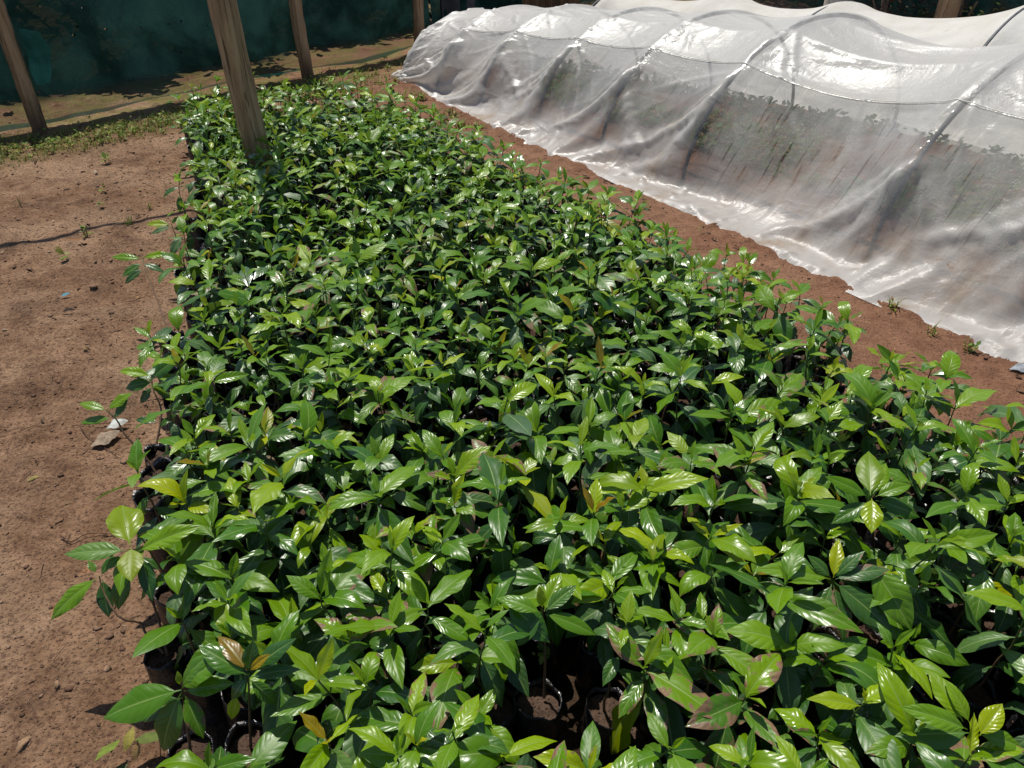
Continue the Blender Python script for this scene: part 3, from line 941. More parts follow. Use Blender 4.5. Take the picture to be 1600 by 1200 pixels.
# ------------------------------------------------------------------ draped sheets (a small cloth solver)
def drape(hoops, s0, s1, ds, nb, skirt, slack, iters, end_cap=True, seam_phi=None, seed=0, gravity=.0007, cap_len=.07):
    """hoops: (s, centre p, half width, height). returns grid of (s,p,z), uv in metres"""
    r = np.random.default_rng(seed)
    H = np.array(hoops)
    S = np.arange(s0, s1 + 1e-6, ds)
    last = H[-1, 0]
    na = len(S)
    X = np.zeros((na, nb, 3))
    Lb = 0
    for i, s in enumerate(S):
        sc_ = min(s, last)
        pc, w, h = (np.interp(sc_, H[:, 0], H[:, k]) for k in (1, 2, 3))
        tau = max(0.0, (s - last) / (s1 - last)) if s1 > last else 0
        ph = np.radians(np.linspace(14, 166, 60))
        if cap_len < .1: skirt = max(.05, pc - w)      # the clear sheet's near edge runs straight
        pl = np.concatenate([[[pc - w - skirt, 0], [pc - w - skirt * .55, .02]], np.stack([pc - w * np.cos(ph), h * np.sin(ph)], -1),
                             [[pc + w + skirt * .55, .02], [pc + w + skirt, 0]]])
        d = np.concatenate([[0], np.cumsum(np.linalg.norm(np.diff(pl, axis=0), axis=1))])
        Lb = d[-1]
        t = np.linspace(0, d[-1], nb)
        P = np.interp(t, d, pl[:, 0]); Z = np.interp(t, d, pl[:, 1])
        X[i, :, 0] = s if tau == 0 else last + cap_len * tau ** .7
        X[i, :, 1] = P; X[i, :, 2] = Z * (1 - tau)
    X0 = X.copy()
    pins = np.zeros((na, nb), bool)
    pins[:, 0] = True; pins[:, -1] = True
    pins[0, :] = True
    if end_cap: pins[-1, :] = True
    X[:, 0, 1] += .018 * np.sin(S * 2.1 + 1) + .010 * np.sin(S * 7.7)
    pinpos = X.copy()
    ra = np.linalg.norm(X0[1:] - X0[:-1], axis=-1)
    rb = np.linalg.norm(X0[:, 1:] - X0[:, :-1], axis=-1)
    sl = np.interp(np.linspace(0, 1, nb), [0, .18, .32, .42, 1], [1, .9, .15, -.25, -.25])[None, :]
    ra = np.maximum(ra, ds * .8) * (1 + slack[0] * sl * (1 + .6 * fbm(np.arange(na - 1)[:, None] * .07 + 0 * np.arange(nb), np.arange(nb)[None] * .05 + 0 * ra, 2, seed)))
    rb = rb * (1 + slack[1])
    rd1 = np.sqrt((.5 * (ra[:, 1:] + ra[:, :-1])) ** 2 + (.5 * (rb[1:] + rb[:-1])) ** 2)
    X += .006 * r.standard_normal(X.shape) * ~pins[..., None]
    V = np.zeros_like(X)
    w_ = (~pins).astype(float)

    def solve(a, b, wa, wb, rest, k, stretch_only=False):
        d = b - a
        ln = np.linalg.norm(d, axis=-1) + 1e-9
        e = (ln - rest)
        if stretch_only: e = np.maximum(e, 0)
        ws = wa + wb + 1e-9
        corr = (k * e / ln / ws)[..., None] * d
        return corr * wa[..., None], corr * wb[..., None]

    hoop_rows = []
    for (hs, pc, w, h) in hoops:
        hoop_rows.append((hs, pc, w, h))
    for it in range(iters):
        V = V * .90
        V[..., 2] -= gravity
        Xp = X.copy()
        X = X + V
        X = np.where(pins[..., None], pinpos, X)
        for sub in range(8):
            for par in (0, 1):
                a, b = X[par:-1:2], X[par + 1::2]
                n = min(len(a), len(b))
                ca, cb = solve(a[:n], b[:n], w_[par:-1:2][:n], w_[par + 1::2][:n], ra[par::2][:n], 1)
                X[par:-1:2][:n] += ca; X[par + 1::2][:n] -= cb
            for par in (0, 1):
                a, b = X[:, par:-1:2], X[:, par + 1::2]
                n = min(a.shape[1], b.shape[1])
                ca, cb = solve(a[:, :n], b[:, :n], w_[:, par:-1:2][:, :n], w_[:, par + 1::2][:, :n], rb[:, par::2][:, :n], 1)
                X[:, par:-1:2][:, :n] += ca; X[:, par + 1::2][:, :n] -= cb
            for par in (0, 1):
                for fl in (0, 1):
                    A = X[par:-1:2]; B = X[par + 1::2]
                    n = min(len(A), len(B))
                    rr = rd1[par::2][:n]; wA = w_[par:-1:2][:n]; wB = w_[par + 1::2][:n]
                    if fl == 0:
                        ca, cb = solve(A[:n, :-1], B[:n, 1:], wA[:, :-1], wB[:, 1:], rr, .45)
                        A[:n, :-1] += ca * .8; B[:n, 1:] -= cb * .8
                    else:
                        ca, cb = solve(A[:n, 1:], B[:n, :-1], wA[:, 1:], wB[:, :-1], rr, .45)
                        A[:n, 1:] += ca * .8; B[:n, :-1] -= cb * .8
            # bending: keep two-step distances from collapsing
            for ax in (0, 1):
                if ax == 0:
                    a, b = X[:-2], X[2:]; rest = (ra[:-1] + ra[1:]) * .97
                    ca, cb = solve(a, b, w_[:-2], w_[2:], rest, .06)
                    X[:-2] += ca; X[2:] -= cb
                else:
                    a, b = X[:, :-2], X[:, 2:]; rest = (rb[:, :-1] + rb[:, 1:]) * .97
                    ca, cb = solve(a, b, w_[:, :-2], w_[:, 2:], rest, .06)
                    X[:, :-2] += ca; X[:, 2:] -= cb
            # hoops hold the sheet out
            for (hs, pc, w, h) in hoop_rows:
                near = np.abs(X[..., 0] - hs) < ds * .75
                dx = (X[..., 1] - pc) / w; dz = X[..., 2] / h
                rr = np.sqrt(dx * dx + dz * dz) + 1e-6
                inn = near & (rr < 1) & (X[..., 2] > .02)
                f = np.where(inn, 1 / rr, 1.0)
                X[..., 1] = pc + (X[..., 1] - pc) * f
                X[..., 2] = X[..., 2] * f
            for ph_, sag in ([] if seam_phi is None else [(seam_phi, .030), (.40, .034), (.50, .034), (.60, .034)]):
                # lines running from hoop to hoop keep the sheet from hanging right down
                j = int(round(ph_ * (nb - 1)))
                ssp = np.clip(X[:, j, 0], H[0, 0], H[-1, 0])
                k = np.clip(np.searchsorted(H[:, 0], ssp) - 1, 0, len(H) - 2)
                gap = H[k + 1, 0] - H[k, 0]
                t = (ssp - H[k, 0]) / gap
                zz = [X[np.argmin(np.abs(X[:, j, 0] - q[0])), j, 2] for q in H]
                zl = np.interp(ssp, H[:, 0], zz) - sag * (gap / .75) ** 2 * np.sin(np.pi * t)
                X[:, j, 2] = np.where(S < last, np.maximum(X[:, j, 2], zl), X[:, j, 2])
            X[..., 2] = np.maximum(X[..., 2], .012)
            X = np.where(pins[..., None], pinpos, X)
        V = X - Xp
        V = np.clip(V, -.02, .02)
    uv = np.stack(np.meshgrid(S - S[0], np.linspace(0, Lb, nb), indexing='ij'), -1)
    return X, uv, S


HOOPS = [(-2.35, 1.56, 1.26, 1.00), (-1.62, 1.54, 1.24, .99), (-.85, 1.50, 1.21, .97), (.50, 1.44, 1.15, .93), (1.30, 1.32, 1.05, .86), (2.05, 1.22, .97, .80),
         (2.80, 1.10, .90, .74), (3.45, .98, .84, .67), (3.98, .86, .78, .58)]
X, UVm, S = drape(HOOPS, -2.9, 4.55, .05, 88, .42, (.016, -.030), 80, True, .30, 3)
na, nb = X.shape[:2]
b01 = np.linspace(0, 1, nb)[None, :] * np.ones((na, 1))
C = np.ones((na, nb, 4))
seam_b = .30
# haze: dusty skirt, clear flank, milky above the seam
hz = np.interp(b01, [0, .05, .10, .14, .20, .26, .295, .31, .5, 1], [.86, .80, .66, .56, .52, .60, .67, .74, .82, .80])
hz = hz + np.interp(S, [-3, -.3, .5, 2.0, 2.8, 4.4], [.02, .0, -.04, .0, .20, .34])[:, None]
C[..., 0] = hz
C[..., 1] = np.clip(np.interp(S, [-3, .3, 1.2, 2.2], [1.0, .9, .35, .1])[:, None] * np.interp(b01, [0, .08, .15, .6, 1], [.1, .3, 1, 1, 1]), 0, 1)
C[..., 2] = np.interp(b01, [0, .06, .13, .3, 1], [1.3, 1, .5, .1, .1])
# taut creases running from the hoops down to the skirt
rr_ = random.Random(12)
rise = np.zeros((na, nb))
for (hs, pc, w, h) in HOOPS:
    for _ in range(5):
        b0 = rr_.uniform(.20, .30); b1 = rr_.uniform(.06, .14); ds_ = rr_.choice((1, 1, 1, -1)) * rr_.uniform(.08, .62)
        t = np.clip((b01 - b0) / (b1 - b0), 0, 1)
        dist = np.abs(S[:, None] - (hs + ds_ * t ** 1.3))
        mask = np.clip((b01 - b1) / .03, 0, 1) * np.clip((b0 - b01) / .03, 0, 1)
        wd = .028 + .03 * t
        g_ = np.exp(-(dist / wd) ** 2) * mask
        rise += g_ * rr_.uniform(.012, .024)
        C[..., 0] += g_ * .24
    near = np.exp(-((S[:, None] - hs) / .040) ** 2) * np.interp(b01, [0, .08, .12, .28, .36, 1], [0, .3, 1, 1, .45, .25])
    C[..., 0] -= .24 * near
rad_ = np.stack([X[..., 1] - np.interp(S, [q[0] for q in HOOPS], [q[1] for q in HOOPS])[:, None], X[..., 2]], -1)
rad_ /= np.linalg.norm(rad_, axis=-1, keepdims=True) + 1e-6
X[..., 1] += rise * rad_[..., 0]; X[..., 2] += rise * (rad_[..., 1] + .3)


def up3(A, f=3):
    """Catmull-Rom refinement of a grid along both axes"""
    for ax in (0, 1):
        A = np.moveaxis(A, ax, 0); n = len(A)
        t = np.linspace(0, n - 1, (n - 1) * f + 1); k = np.minimum(t.astype(int), n - 2); u = (t - k).reshape((-1,) + (1,) * (A.ndim - 1))
        p0, p1, p2, p3 = A[np.maximum(k - 1, 0)], A[k], A[k + 1], A[np.minimum(k + 2, n - 1)]
        A = .5 * (2 * p1 + (p2 - p0) * u + (2 * p0 - 5 * p1 + 4 * p2 - p3) * u ** 2 + (3 * p1 - p0 - 3 * p2 + p3) * u ** 3)
        A = np.moveaxis(A, 0, ax)
    return A


X, rad_, UVm, C = up3(X), up3(rad_), up3(UVm), up3(C)
na, nb = X.shape[:2]
US, UB = UVm[..., 0] + S[0], UVm[..., 1]
Lb = UB.max()
lift = np.zeros((na, nb)); cr_h = np.zeros((na, nb))
rc = random.Random(77)


def add_crease(s0_, b0_, s1_, b1_, amp, wid):
    a0 = np.array([s0_, b0_]); d = np.array([s1_, b1_]) - a0; L = np.linalg.norm(d); d = d / L
    t = (US - a0[0]) * d[0] + (UB - a0[1]) * d[1]
    bow = .05 * L * math.sin(s0_ * 40) * np.sin(np.pi * np.clip(t / L, 0, 1))
    o = np.abs(-(US - a0[0]) * d[1] + (UB - a0[1]) * d[0] - bow)
    along = np.clip(t / (.18 * L), 0, 1) * np.clip((L - t) / (.35 * L), 0, 1)
    g = np.exp(-(o / wid) ** 1.4) * along
    np.add(lift, g * amp, out=lift); np.add(cr_h, g * min(.3, amp * 22), out=cr_h)


for (hs, pc, w, h) in HOOPS:
    for _ in range(22):
        b0_ = rc.uniform(.20, .50) * Lb; sg = rc.choice((1, 1, -1)); le = rc.uniform(.12, .75)
        an = rc.gauss(-.75, .45)                                  # mostly down and away
        add_crease(hs + sg * .015, b0_, hs + sg * .015 + sg * le * math.cos(an), max(.06 * Lb, b0_ + le * math.sin(an)), rc.uniform(.002, .010), rc.uniform(.006, .016))
for _ in range(150):
    s_c, b_c = rc.uniform(-2.4, 4.1), rc.uniform(.02, .55) * Lb
    le = rc.uniform(.06, .35); an = rc.gauss(1.2, .5) * rc.choice((1, 1, -1))
    add_crease(s_c, b_c, s_c + le * math.cos(an), b_c + le * math.sin(an), rc.uniform(.0015, .006), rc.uniform(.005, .012))
for _ in range(60):                                              # puckers along the foot
    s_c = rc.uniform(-2.4, 4.0); le = rc.uniform(.10, .30)
    add_crease(s_c, .01, s_c + rc.uniform(-.1, .1), .01 + le, rc.uniform(.004, .012), rc.uniform(.008, .02))
X[..., 1] += lift * rad_[..., 0]; X[..., 2] += lift * rad_[..., 1]
C[..., 0] += cr_h
W3 = tw(X[..., 0], X[..., 1], X[..., 2])
W3[..., 2] += np.maximum(0, ground_z(W3[..., 0], W3[..., 1])) * np.exp(-X[..., 2] * 8)
tun = empty('plastic_tunnel', tuple(tw(.5, 1.5, 0)), 'low hooped growing tunnel under clear wet plastic beside the seedling bed', 'tunnel')
toff = np.array(tun.location)
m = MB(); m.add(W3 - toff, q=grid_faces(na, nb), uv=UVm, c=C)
film = link('plastic_sheet', m.mesh('plastic sheet', [M_FILM]), tun)
# seam cord along the sheet
j = int(round(seam_b * (nb - 1)))
line = W3[:na - 42:3, j] + np.array([-.55, -.35, .75]) * .007
v, q, t, uv = tube(line - toff, .0024, 5); link('seam_cord', MB().add(v, q=q, uv=uv).mesh('seam cord', [M_CORD]), film)
for (hs, pc, w, h) in HOOPS:
    ph = np.radians(np.linspace(-4, 184, 48))
    pts = tw(hs, pc - (w - .017) * np.cos(ph), np.maximum((h - .017) * np.sin(ph), -.08)) - toff
    pts[:, :2] += .002 * np.sin(np.linspace(0, 9, 48) + hs)[:, None]
    v, q, t, uv = tube(pts, .0135, 8); link('hoop', MB().add(v, q=q, uv=uv).mesh('hoop', [M_PIPE]), tun)

# far tunnel under cream cover
HOOPS2 = [(-2.6, 3.95, .95, .96), (-1.1, 3.92, .95, .94), (.30, 3.80, .92, .86), (2.0, 3.72, .88, .66), (3.4, 3.65, .82, .58), (4.9, 3.6, .75, .50)]
X2, UV2, S2 = drape(HOOPS2, -3.0, 5.25, .075, 60, .3, (.05, .01), 60, True, None, 8, cap_len=.3)
tun2 = empty('covered_tunnel', tuple(tw(.5, 3.8, 0)), 'second low tunnel draped in slack opaque cream sheeting behind the clear one', 'tunnel')
toff2 = np.array(tun2.location)
W4 = tw(X2[..., 0], X2[..., 1], X2[..., 2])
m = MB(); m.add(W4 - toff2, q=grid_faces(*X2.shape[:2]), uv=UV2)
cv = link('cream_cover', m.mesh('cream cover', [M_COVER]), tun2)
sub = cv.modifiers.new('sub', 'SUBSURF'); sub.levels = 1; sub.render_levels = 1
for (hs, pc, w, h) in HOOPS2:
    ph = np.radians(np.linspace(-4, 184, 40))
    pts = tw(hs, pc - (w - .022) * np.cos(ph), np.maximum((h - .022) * np.sin(ph), -.08)) - toff2
    v, q, t, uv = tube(pts, .016, 6); link('hoop', MB().add(v, q=q, uv=uv).mesh('hoop', [M_PIPE]), tun2)


# ------------------------------------------------------------------ small plants
def scatter_blades(mb, pos, r, n, hmin, hmax, spread, cols, wid=.006):
    """tufts of narrow grass blades"""
    for _ in range(n):
        a = r.uniform(0, 6.28); d = r.uniform(0, spread)
        b = np.array([pos[0] + d * math.cos(a), pos[1] + d * math.sin(a), pos[2]])
        h = r.uniform(hmin, hmax); a2 = r.uniform(0, 6.28); tl = r.uniform(.2, 1.1)
        dx = np.array([math.cos(a2), math.sin(a2), 0]); sd = np.array([-math.sin(a2), math.cos(a2), 0])
        w = wid * r.uniform(.6, 1.3)
        p1 = b + dx * h * .25 * tl + np.array([0, 0, h * .6]); p2 = b + dx * h * .8 * tl + np.array([0, 0, h * (1 - .3 * tl)])
        c = np.array([*[x * r.uniform(.7, 1.3) for x in r.choice(cols)], 1])
        mb.add([b - sd * w / 2, b + sd * w / 2, p1 - sd * w / 2.4, p1 + sd * w / 2.4, p2], q=[(0, 1, 3, 2)], t=[(2, 3, 4)], c=np.tile(c, (5, 1)))


def broad_sprig(mb, pos, r, n, size, cols, hgt=.06):
    """weed: small ovate leaves on short stalks"""
    lv = []
    for _ in range(n):
        a = r.uniform(0, 6.28); el = r.uniform(-.1, .9); L = size * r.uniform(.6, 1.3)
        b = np.array(pos) + np.array([r.gauss(0, .3) * size, r.gauss(0, .3) * size, r.uniform(.1, 1) * hgt])
        d = np.array([math.cos(a) * math.cos(el), math.sin(a) * math.cos(el), math.sin(el)])
        lv.append((b, d, np.array([r.gauss(0, .3), r.gauss(0, .3), 1.0]), L, L * r.uniform(.45, .7), r.uniform(.2, .9), .25, .1, .5, r.random(), 0))
    cols_ = list(zip(*lv))
    P, UV, C_, Q = leaves_arrays(*[np.array(x) for x in cols_], nu=5, nv=3)
    for i in range(len(lv)):
        C_[i, :, :3] = np.array([x * r.uniform(.7, 1.3) for x in r.choice(cols)])
    mb.add(P.reshape(-1, 3), q=Q.reshape(-1, 4), uv=UV, c=C_)


GR = [(.27, .31, .06), (.19, .26, .045), (.34, .33, .09), (.13, .19, .035)]
DRY = [(.28, .24, .10), (.24, .20, .09)]

# grass strip along the net
P1 = at_z(66, 203, 0); P3 = np.array([-2.02, 7.72, 0]); P4 = np.array([-1.02, 8.90, 0])
fd = unit(P3 - P1); fn = np.array([fd[1], -fd[0], 0])      # fn points into the yard
mb = MB()
r = random.Random(31)
for _ in range(2100):
    t = r.uniform(-2.2, 3.1); d = r.gauss(.50, .17) + .05 * math.sin(t * 3)
    p = P1 + fd * t + fn * d
    if d < -.05 or d > .85 or p[0] > bed_left(p[1]) + .1 and p[1] < 5.7: continue
    if fbm(np.array(p[0] * 2.5), np.array(p[1] * 2.5), 2, 77) < -.10: continue
    p[2] = float(ground_z(p[0], p[1]))
    if r.random() < .6: scatter_blades(mb, p, r, 5, .015, .05, .05, GR + DRY[:1], .006)
    else: broad_sprig(mb, p, r, 5, .028, GR, .03)
for _ in range(260):      # ragged growth behind the bed up to the net
    p = np.array([r.uniform(-2.2, .1), r.uniform(5.9, 8.6), 0])
    if np.dot(p - P1, fn) < .05: continue
    if ((p - TO) @ TP) > 0 and ((p - TO) @ TA) < 4.4: continue
    p[2] = float(ground_z(p[0], p[1]))
    scatter_blades(mb, p, r, 7, .02, .08, .07, GR + DRY, .007)
    if r.random() < .5: broad_sprig(mb, p, r, 6, .035, GR, .05)
tag(link('grass', mb.mesh('grass', [M_WEED])), 'thin bright grass and low ground cover growing along the foot of the net', 'grass', None, 'stuff')

# weeds one can tell apart
WEEDS = [(165, 258, 'leafy green weed patch growing in the middle of the bare path', 12, .04, 0), (163, 300, 'small green weed below the leafy patch on the bare path', 8, .032, 0),
         (205, 352, 'spiky grass tuft on the path beside the dark pole shadow', 0, 0, 14), (136, 370, 'low spreading green weed on the path below the pole shadow', 9, .04, 4),
         (160, 325, 'sparse grey-green weed above the pole shadow on the path', 9, .025, 0), (233, 327, 'tiny weed beside the bed at the pole shadow', 5, .025, 3),
         (100, 405, 'pale broad leaved sprout among dry leaves on the path', 5, .05, 0), (30, 322, 'dry grass tuft at the outer side of the path', 0, 0, 9),
         (192, 222, 'grassy tuft at the top of the bare path', 3, .03, 12),
         (1095, 370, 'small weed under the tunnel edge nearest the picture centre', 4, .028, 3), 
         (1392, 484, 'straggling weed with grass blades against the tunnel skirt', 9, .026, 14), (1455, 522, 'weed tuft at the tunnel skirt right of the straggling one', 5, .022, 7),
         (1515, 548, 'dense leafy weed clump by the tunnel skirt near the puddle', 14, .03, 6), (1005, 326, 'small leafy weed at the tunnel skirt by the bed edge', 8, .04, 0),
         (660, 158, 'fresh green weed cluster at the foot of the tunnel mound', 18, .045, 8), (705, 178, 'low weed on the red soil below the tunnel end', 10, .04, 6),
         (620, 140, 'grassy tuft beside the mound of red soil', 6, .04, 16), (208, 1190, 'young round leaved weed on the soil below the seedlings', 5, .06, 0),
         (848, 1070, 'bright feathery weed growing in the dark gap between bags', 22, .022, 0)]
for (px, py, lab, nl, sz, ng) in WEEDS:
    p = at_z(px, py, 0.0 if px != 848 else .05)
    p[2] = float(ground_z(p[0], p[1])) if px != 848 else .16
    m = MB(); r = random.Random(px * 7 + py)
    if nl: broad_sprig(m, (0, 0, 0), r, nl, sz, GR, sz * 1.4)
    if ng: scatter_blades(m, (0, 0, 0), r, ng, .03, .09, .03, GR if 'dry' not in lab else DRY, .006)
    o = link('weed', m.mesh('weed', [M_WEED]), None, tuple(p)); tag(o, lab, 'weed')

# litter and clods on the soil
mb = MB(); mc = MB(); r = random.Random(5)
LC = [(.30, .19, .11), (.22, .13, .075), (.40, .30, .20), (.16, .085, .05), (.34, .21, .10)]
for _ in range(1500):
    if r.random() < .8:
        y = r.uniform(.9, 6.4); x = bed_left(y) - abs(r.gauss(.05, .8)) - .02
    else:
        s = r.uniform(-2.2, 4.2); w_ = tw(s, -r.uniform(.02, .5), 0); x, y = w_[0], w_[1]
    if r.random() < .75 and fbm(np.array(x * 1.4), np.array(y * 1.4), 2, 14) < .03: continue
    if y < 2.4 and r.random() < .6: continue
    z = float(ground_z(x, y)) + .003
    L = min(.008 + r.expovariate(1 / .013), .05); a = r.uniform(0, 6.28); el = r.uniform(-.1, .3)
    lv = [(np.array([x, y, z]), np.array([math.cos(a), math.sin(a), el]), np.array([r.gauss(0, .4), r.gauss(0, .4), 1]), L, L * r.uniform(.15, .5), r.uniform(-1.6, 2.4), r.uniform(-.4, 1.1), r.uniform(.3, .9), .5, r.random(), 0)]
    P, UV, C_, Q = leaves_arrays(*[np.array(c) for c in zip(*lv)], nu=6, nv=4)
    kf = r.uniform(.6, 1.25); C_[..., :3] = np.array([c * kf for c in r.choice(LC)])
    mb.add(P.reshape(-1, 3), q=Q.reshape(-1, 4), uv=UV, c=C_)
for _ in range(90):
    y = r.uniform(.9, 6.0); x = bed_left(y) - abs(r.gauss(0, .8)) - .03
    a = r.uniform(0, 6.28); L = r.uniform(.03, .09)
    p = np.array([x, y, float(ground_z(x, y)) + .004])
    q_ = p + np.array([math.cos(a), math.sin(a), r.uniform(0, .15)]) * L
    v, q, t, uv = tube([p, (p + q_) / 2 + np.array([r.gauss(0, .003), r.gauss(0, .003), .003]), q_], [.0014, .0013, .0008], 4)
    mb.add(v, q=q, uv=uv, c=np.tile([*[c * .8 for c in r.choice(LC)], 1], (len(v), 1)))
tag(link('leaf_litter', mb.mesh('leaf litter', [M_LITTER])), 'curled dry leaf bits and twig scraps lying over the bare soil', 'litter', None, 'stuff')
ico = []
phi = (1 + 5 ** .5) / 2
IV = np.array([(-1, phi, 0), (1, phi, 0), (-1, -phi, 0), (1, -phi, 0), (0, -1, phi), (0, 1, phi), (0, -1, -phi), (0, 1, -phi), (phi, 0, -1), (phi, 0, 1), (-phi, 0, -1), (-phi, 0, 1)]) / 1.9
IF = [(0, 11, 5), (0, 5, 1), (0, 1, 7), (0, 7, 10), (0, 10, 11), (1, 5, 9), (5, 11, 4), (11, 10, 2), (10, 7, 6), (7, 1, 8), (3, 9, 4), (3, 4, 2), (3, 2, 6), (3, 6, 8), (3, 8, 9), (4, 9, 5), (2, 4, 11), (6, 2, 10), (8, 6, 7), (9, 8, 1)]
CC = [(.17, .095, .058), (.23, .135, .084), (.13, .07, .043), (.29, .18, .115)]
for _ in range(5200):
    if r.random() < .75:
        y = r.uniform(.8, 6.2); x = bed_left(y) - abs(r.gauss(0, 1.0)) + .02
    else:
        s = r.uniform(-2.4, 4.3); w_ = tw(s, -(r.uniform(-.02, .65) if r.random() < .55 else r.gauss(.01, .035)), 0); x, y = w_[0], w_[1]
    R = min(.0016 + r.expovariate(1 / .0019), .011)
    v = IV * R * np.array([r.uniform(.6, 1.7), r.uniform(.6, 1.7), r.uniform(.35, .7)]) * (1 + .38 * rng.standard_normal((12, 1)))
    mc.add(v + np.array([x, y, float(ground_z(x, y)) + R * .25]), t=IF, c=np.tile([*(np.array(r.choice(CC)) * r.uniform(.7, 1.2)), 1], (12, 1)))
tag(link('soil_clods', mc.mesh('soil clods', [M_LITTER])), 'crumbs and small clods of reddish soil scattered over the ground', 'soil clods', None, 'stuff')


def small_scrap(name, px, py, L, W, rot, colr, lab, cat, curl=.8, rough=.5):
    p = at_z(px, py, 0); p[2] = float(ground_z(p[0], p[1])) + .008
    lv = [(np.zeros(3), np.array([math.cos(rot), math.sin(rot), .12]), np.array([.1, -.2, 1]), L, W, curl, .15, .25, .5, .3, 0)]
    P, UV, C_, Q = leaves_arrays(*[np.array(c) for c in zip(*lv)], nu=9, nv=5)
    C_[..., :3] = colr
    o = link(name, MB().add(P.reshape(-1, 3), q=Q.reshape(-1, 4), uv=UV, c=C_).mesh(name, [M_LITTER]), None, tuple(p)); tag(o, lab, cat)


small_scrap('plastic_scrap', 166, 672, .085, .045, .5, (.62, .64, .58), 'crumpled white plastic scrap lying behind the thin arching seedling', 'scrap', 1.2)
small_scrap('dry_leaf', 142, 700, .11, .06, .8, (.36, .27, .19), 'large pale dry leaf lying flat under the white plastic scrap', 'dry leaf', .4)
small_scrap('dry_leaf', 258, 635, .06, .035, .3, (.38, .29, .21), 'pale brown dry leaf behind the zigzag stemmed seedling', 'dry leaf', .9)
small_scrap('plastic_scrap', 95, 468, .05, .018, .7, (.10, .32, .42), 'tiny blue plastic scrap on the bare path', 'scrap', .6)
small_scrap('dry_leaf', 97, 492, .07, .025, .2, (.035, .025, .02), 'dark curled dry leaf below the blue scrap', 'dry leaf', 1.5)
small_scrap('dry_leaf', 150, 275, .06, .02, 1.9, (.42, .33, .24), 'curled pale dry leaf beside the leafy weed patch', 'dry leaf', 1.5)
small_scrap('dry_leaf', 40, 752, .045, .016, .4, (.36, .29, .10), 'small yellow dry leaf on open soil', 'dry leaf', .5)
small_scrap('plastic_scrap', 1575, 580, .11, .05, .05, (.34, .37, .40), 'flat bluish plastic scrap on the red soil near the tunnel', 'scrap', .2)


def twig(pxs, lab, rad=.0022):
    P = [at_z(x, y, 0) for x, y in pxs]
    base = P[0].copy(); base[2] = 0
    P = np.array([[p[0] - base[0], p[1] - base[1], float(ground_z(p[0], p[1])) + .006 + .006 * (k % 2)] for k, p in enumerate(P)])
    Q = smooth_path(P, 16)
    v, q, t, uv = tube(Q, np.linspace(rad, rad * .5, 16), 5)
    o = link('twig', MB().add(v, q=q, uv=uv, c=np.tile([.11, .06, .038, 1], (len(v), 1))).mesh('twig', [M_LITTER]), None, tuple(base))
    tag(o, lab, 'twig')


twig([(126, 668), (134, 680), (160, 697), (188, 711)], 'short curved bare twig lying on the soil near the white scrap')
twig([(112, 665), (150, 666), (185, 661), (210, 658)], 'thin straight twig running behind the white plastic scrap', .0016)
twig([(105, 845), (95, 840), (112, 850), (140, 838), (185, 833), (212, 825)], 'pale looping dry stalk above the leaning two-stemmed seedling', .002)
twig([(86, 1038), (108, 1015)], 'short straw lying alone on the lower soil', .0012)
twig([(240, 1160), (248, 1145), (252, 1185)], 'bent dry straw by the lower bag', .0014)


# ------------------------------------------------------------------ posts
def post(px, py, diam, lab, mat, top=2.7, base=None, lean=(0, 0), name='wooden_post', seed=1):
    b = np.array(base) if base is not None else at_z(px, py, 0)
    b[2] = float(ground_z(b[0], b[1]))
    n = 28; sides = 18
    z = np.linspace(-.12, top, n)
    r2 = np.random.default_rng(seed)
    pts = np.stack([lean[0] * z + .010 * np.sin(z * 2.3 + seed), lean[1] * z + .010 * np.sin(z * 1.7 + seed * 2), z], -1)
    a = np.linspace(0, 2 * math.pi, sides, endpoint=False)
    rad = diam / 2 * (1.06 - .07 * z / top)
    flute = 1 + .06 * np.sin(2 * a + seed) + .05 * np.sin(5 * a + seed * 3) + .03 * np.sin(7 * a + 1)
    V = np.stack([pts[:, None, 0] + rad[:, None] * flute * np.cos(a), pts[:, None, 1] + rad[:, None] * flute * np.sin(a), np.broadcast_to(z[:, None], (n, sides))], -1)
    V[..., :2] += .0025 * r2.standard_normal((n, sides, 2))
    V = V.reshape(-1, 3); k = len(V)
    V = np.concatenate([V, [[pts[-1, 0], pts[-1, 1], top + .004]]])
    t = [(k, (n - 1) * sides + j, (n - 1) * sides + (j + 1) % sides) for j in range(sides)]
    o = link(name, MB().add(V, q=grid_faces(n, sides, True)[:, ::-1], t=t).mesh(name, [mat]), None, tuple(b))
    tag(o, lab, 'post' if 'post' in name else 'tree', None)
    return o


post(0, 0, .138, 'stout grey-brown wooden post rising out of the seedling bed', M_POST, 2.5, (POST2[0], POST2[1], 0), (-.02, -.01), seed=2)
post(0, 0, .105, 'leaning rough wooden post standing on bare ground before the net', M_POST, 1.2, tuple(P1), (-.015, .01), seed=5)
post(0, 0, .115, 'wooden post just behind the far end of the seedling bed', M_POST, 2.5, tuple(P3), (-.01, 0), seed=9)
post(0, 0, .115, 'wooden post half hidden behind the tip of the clear tunnel', M_POST, 1.25, tuple(P4), (0, 0), seed=12)
b = at_y(1475, 30, 8.7); post(0, 0, .20, 'thick split wooden post behind the cream covered tunnel', M_POST, 2.7, (b[0], b[1], 0), seed=14)
b = at_y(1535, 5, 8.95); post(0, 0, .10, 'slim brown wooden post right of the thick split one', M_POST, 2.7, (b[0], b[1], 0), seed=17)

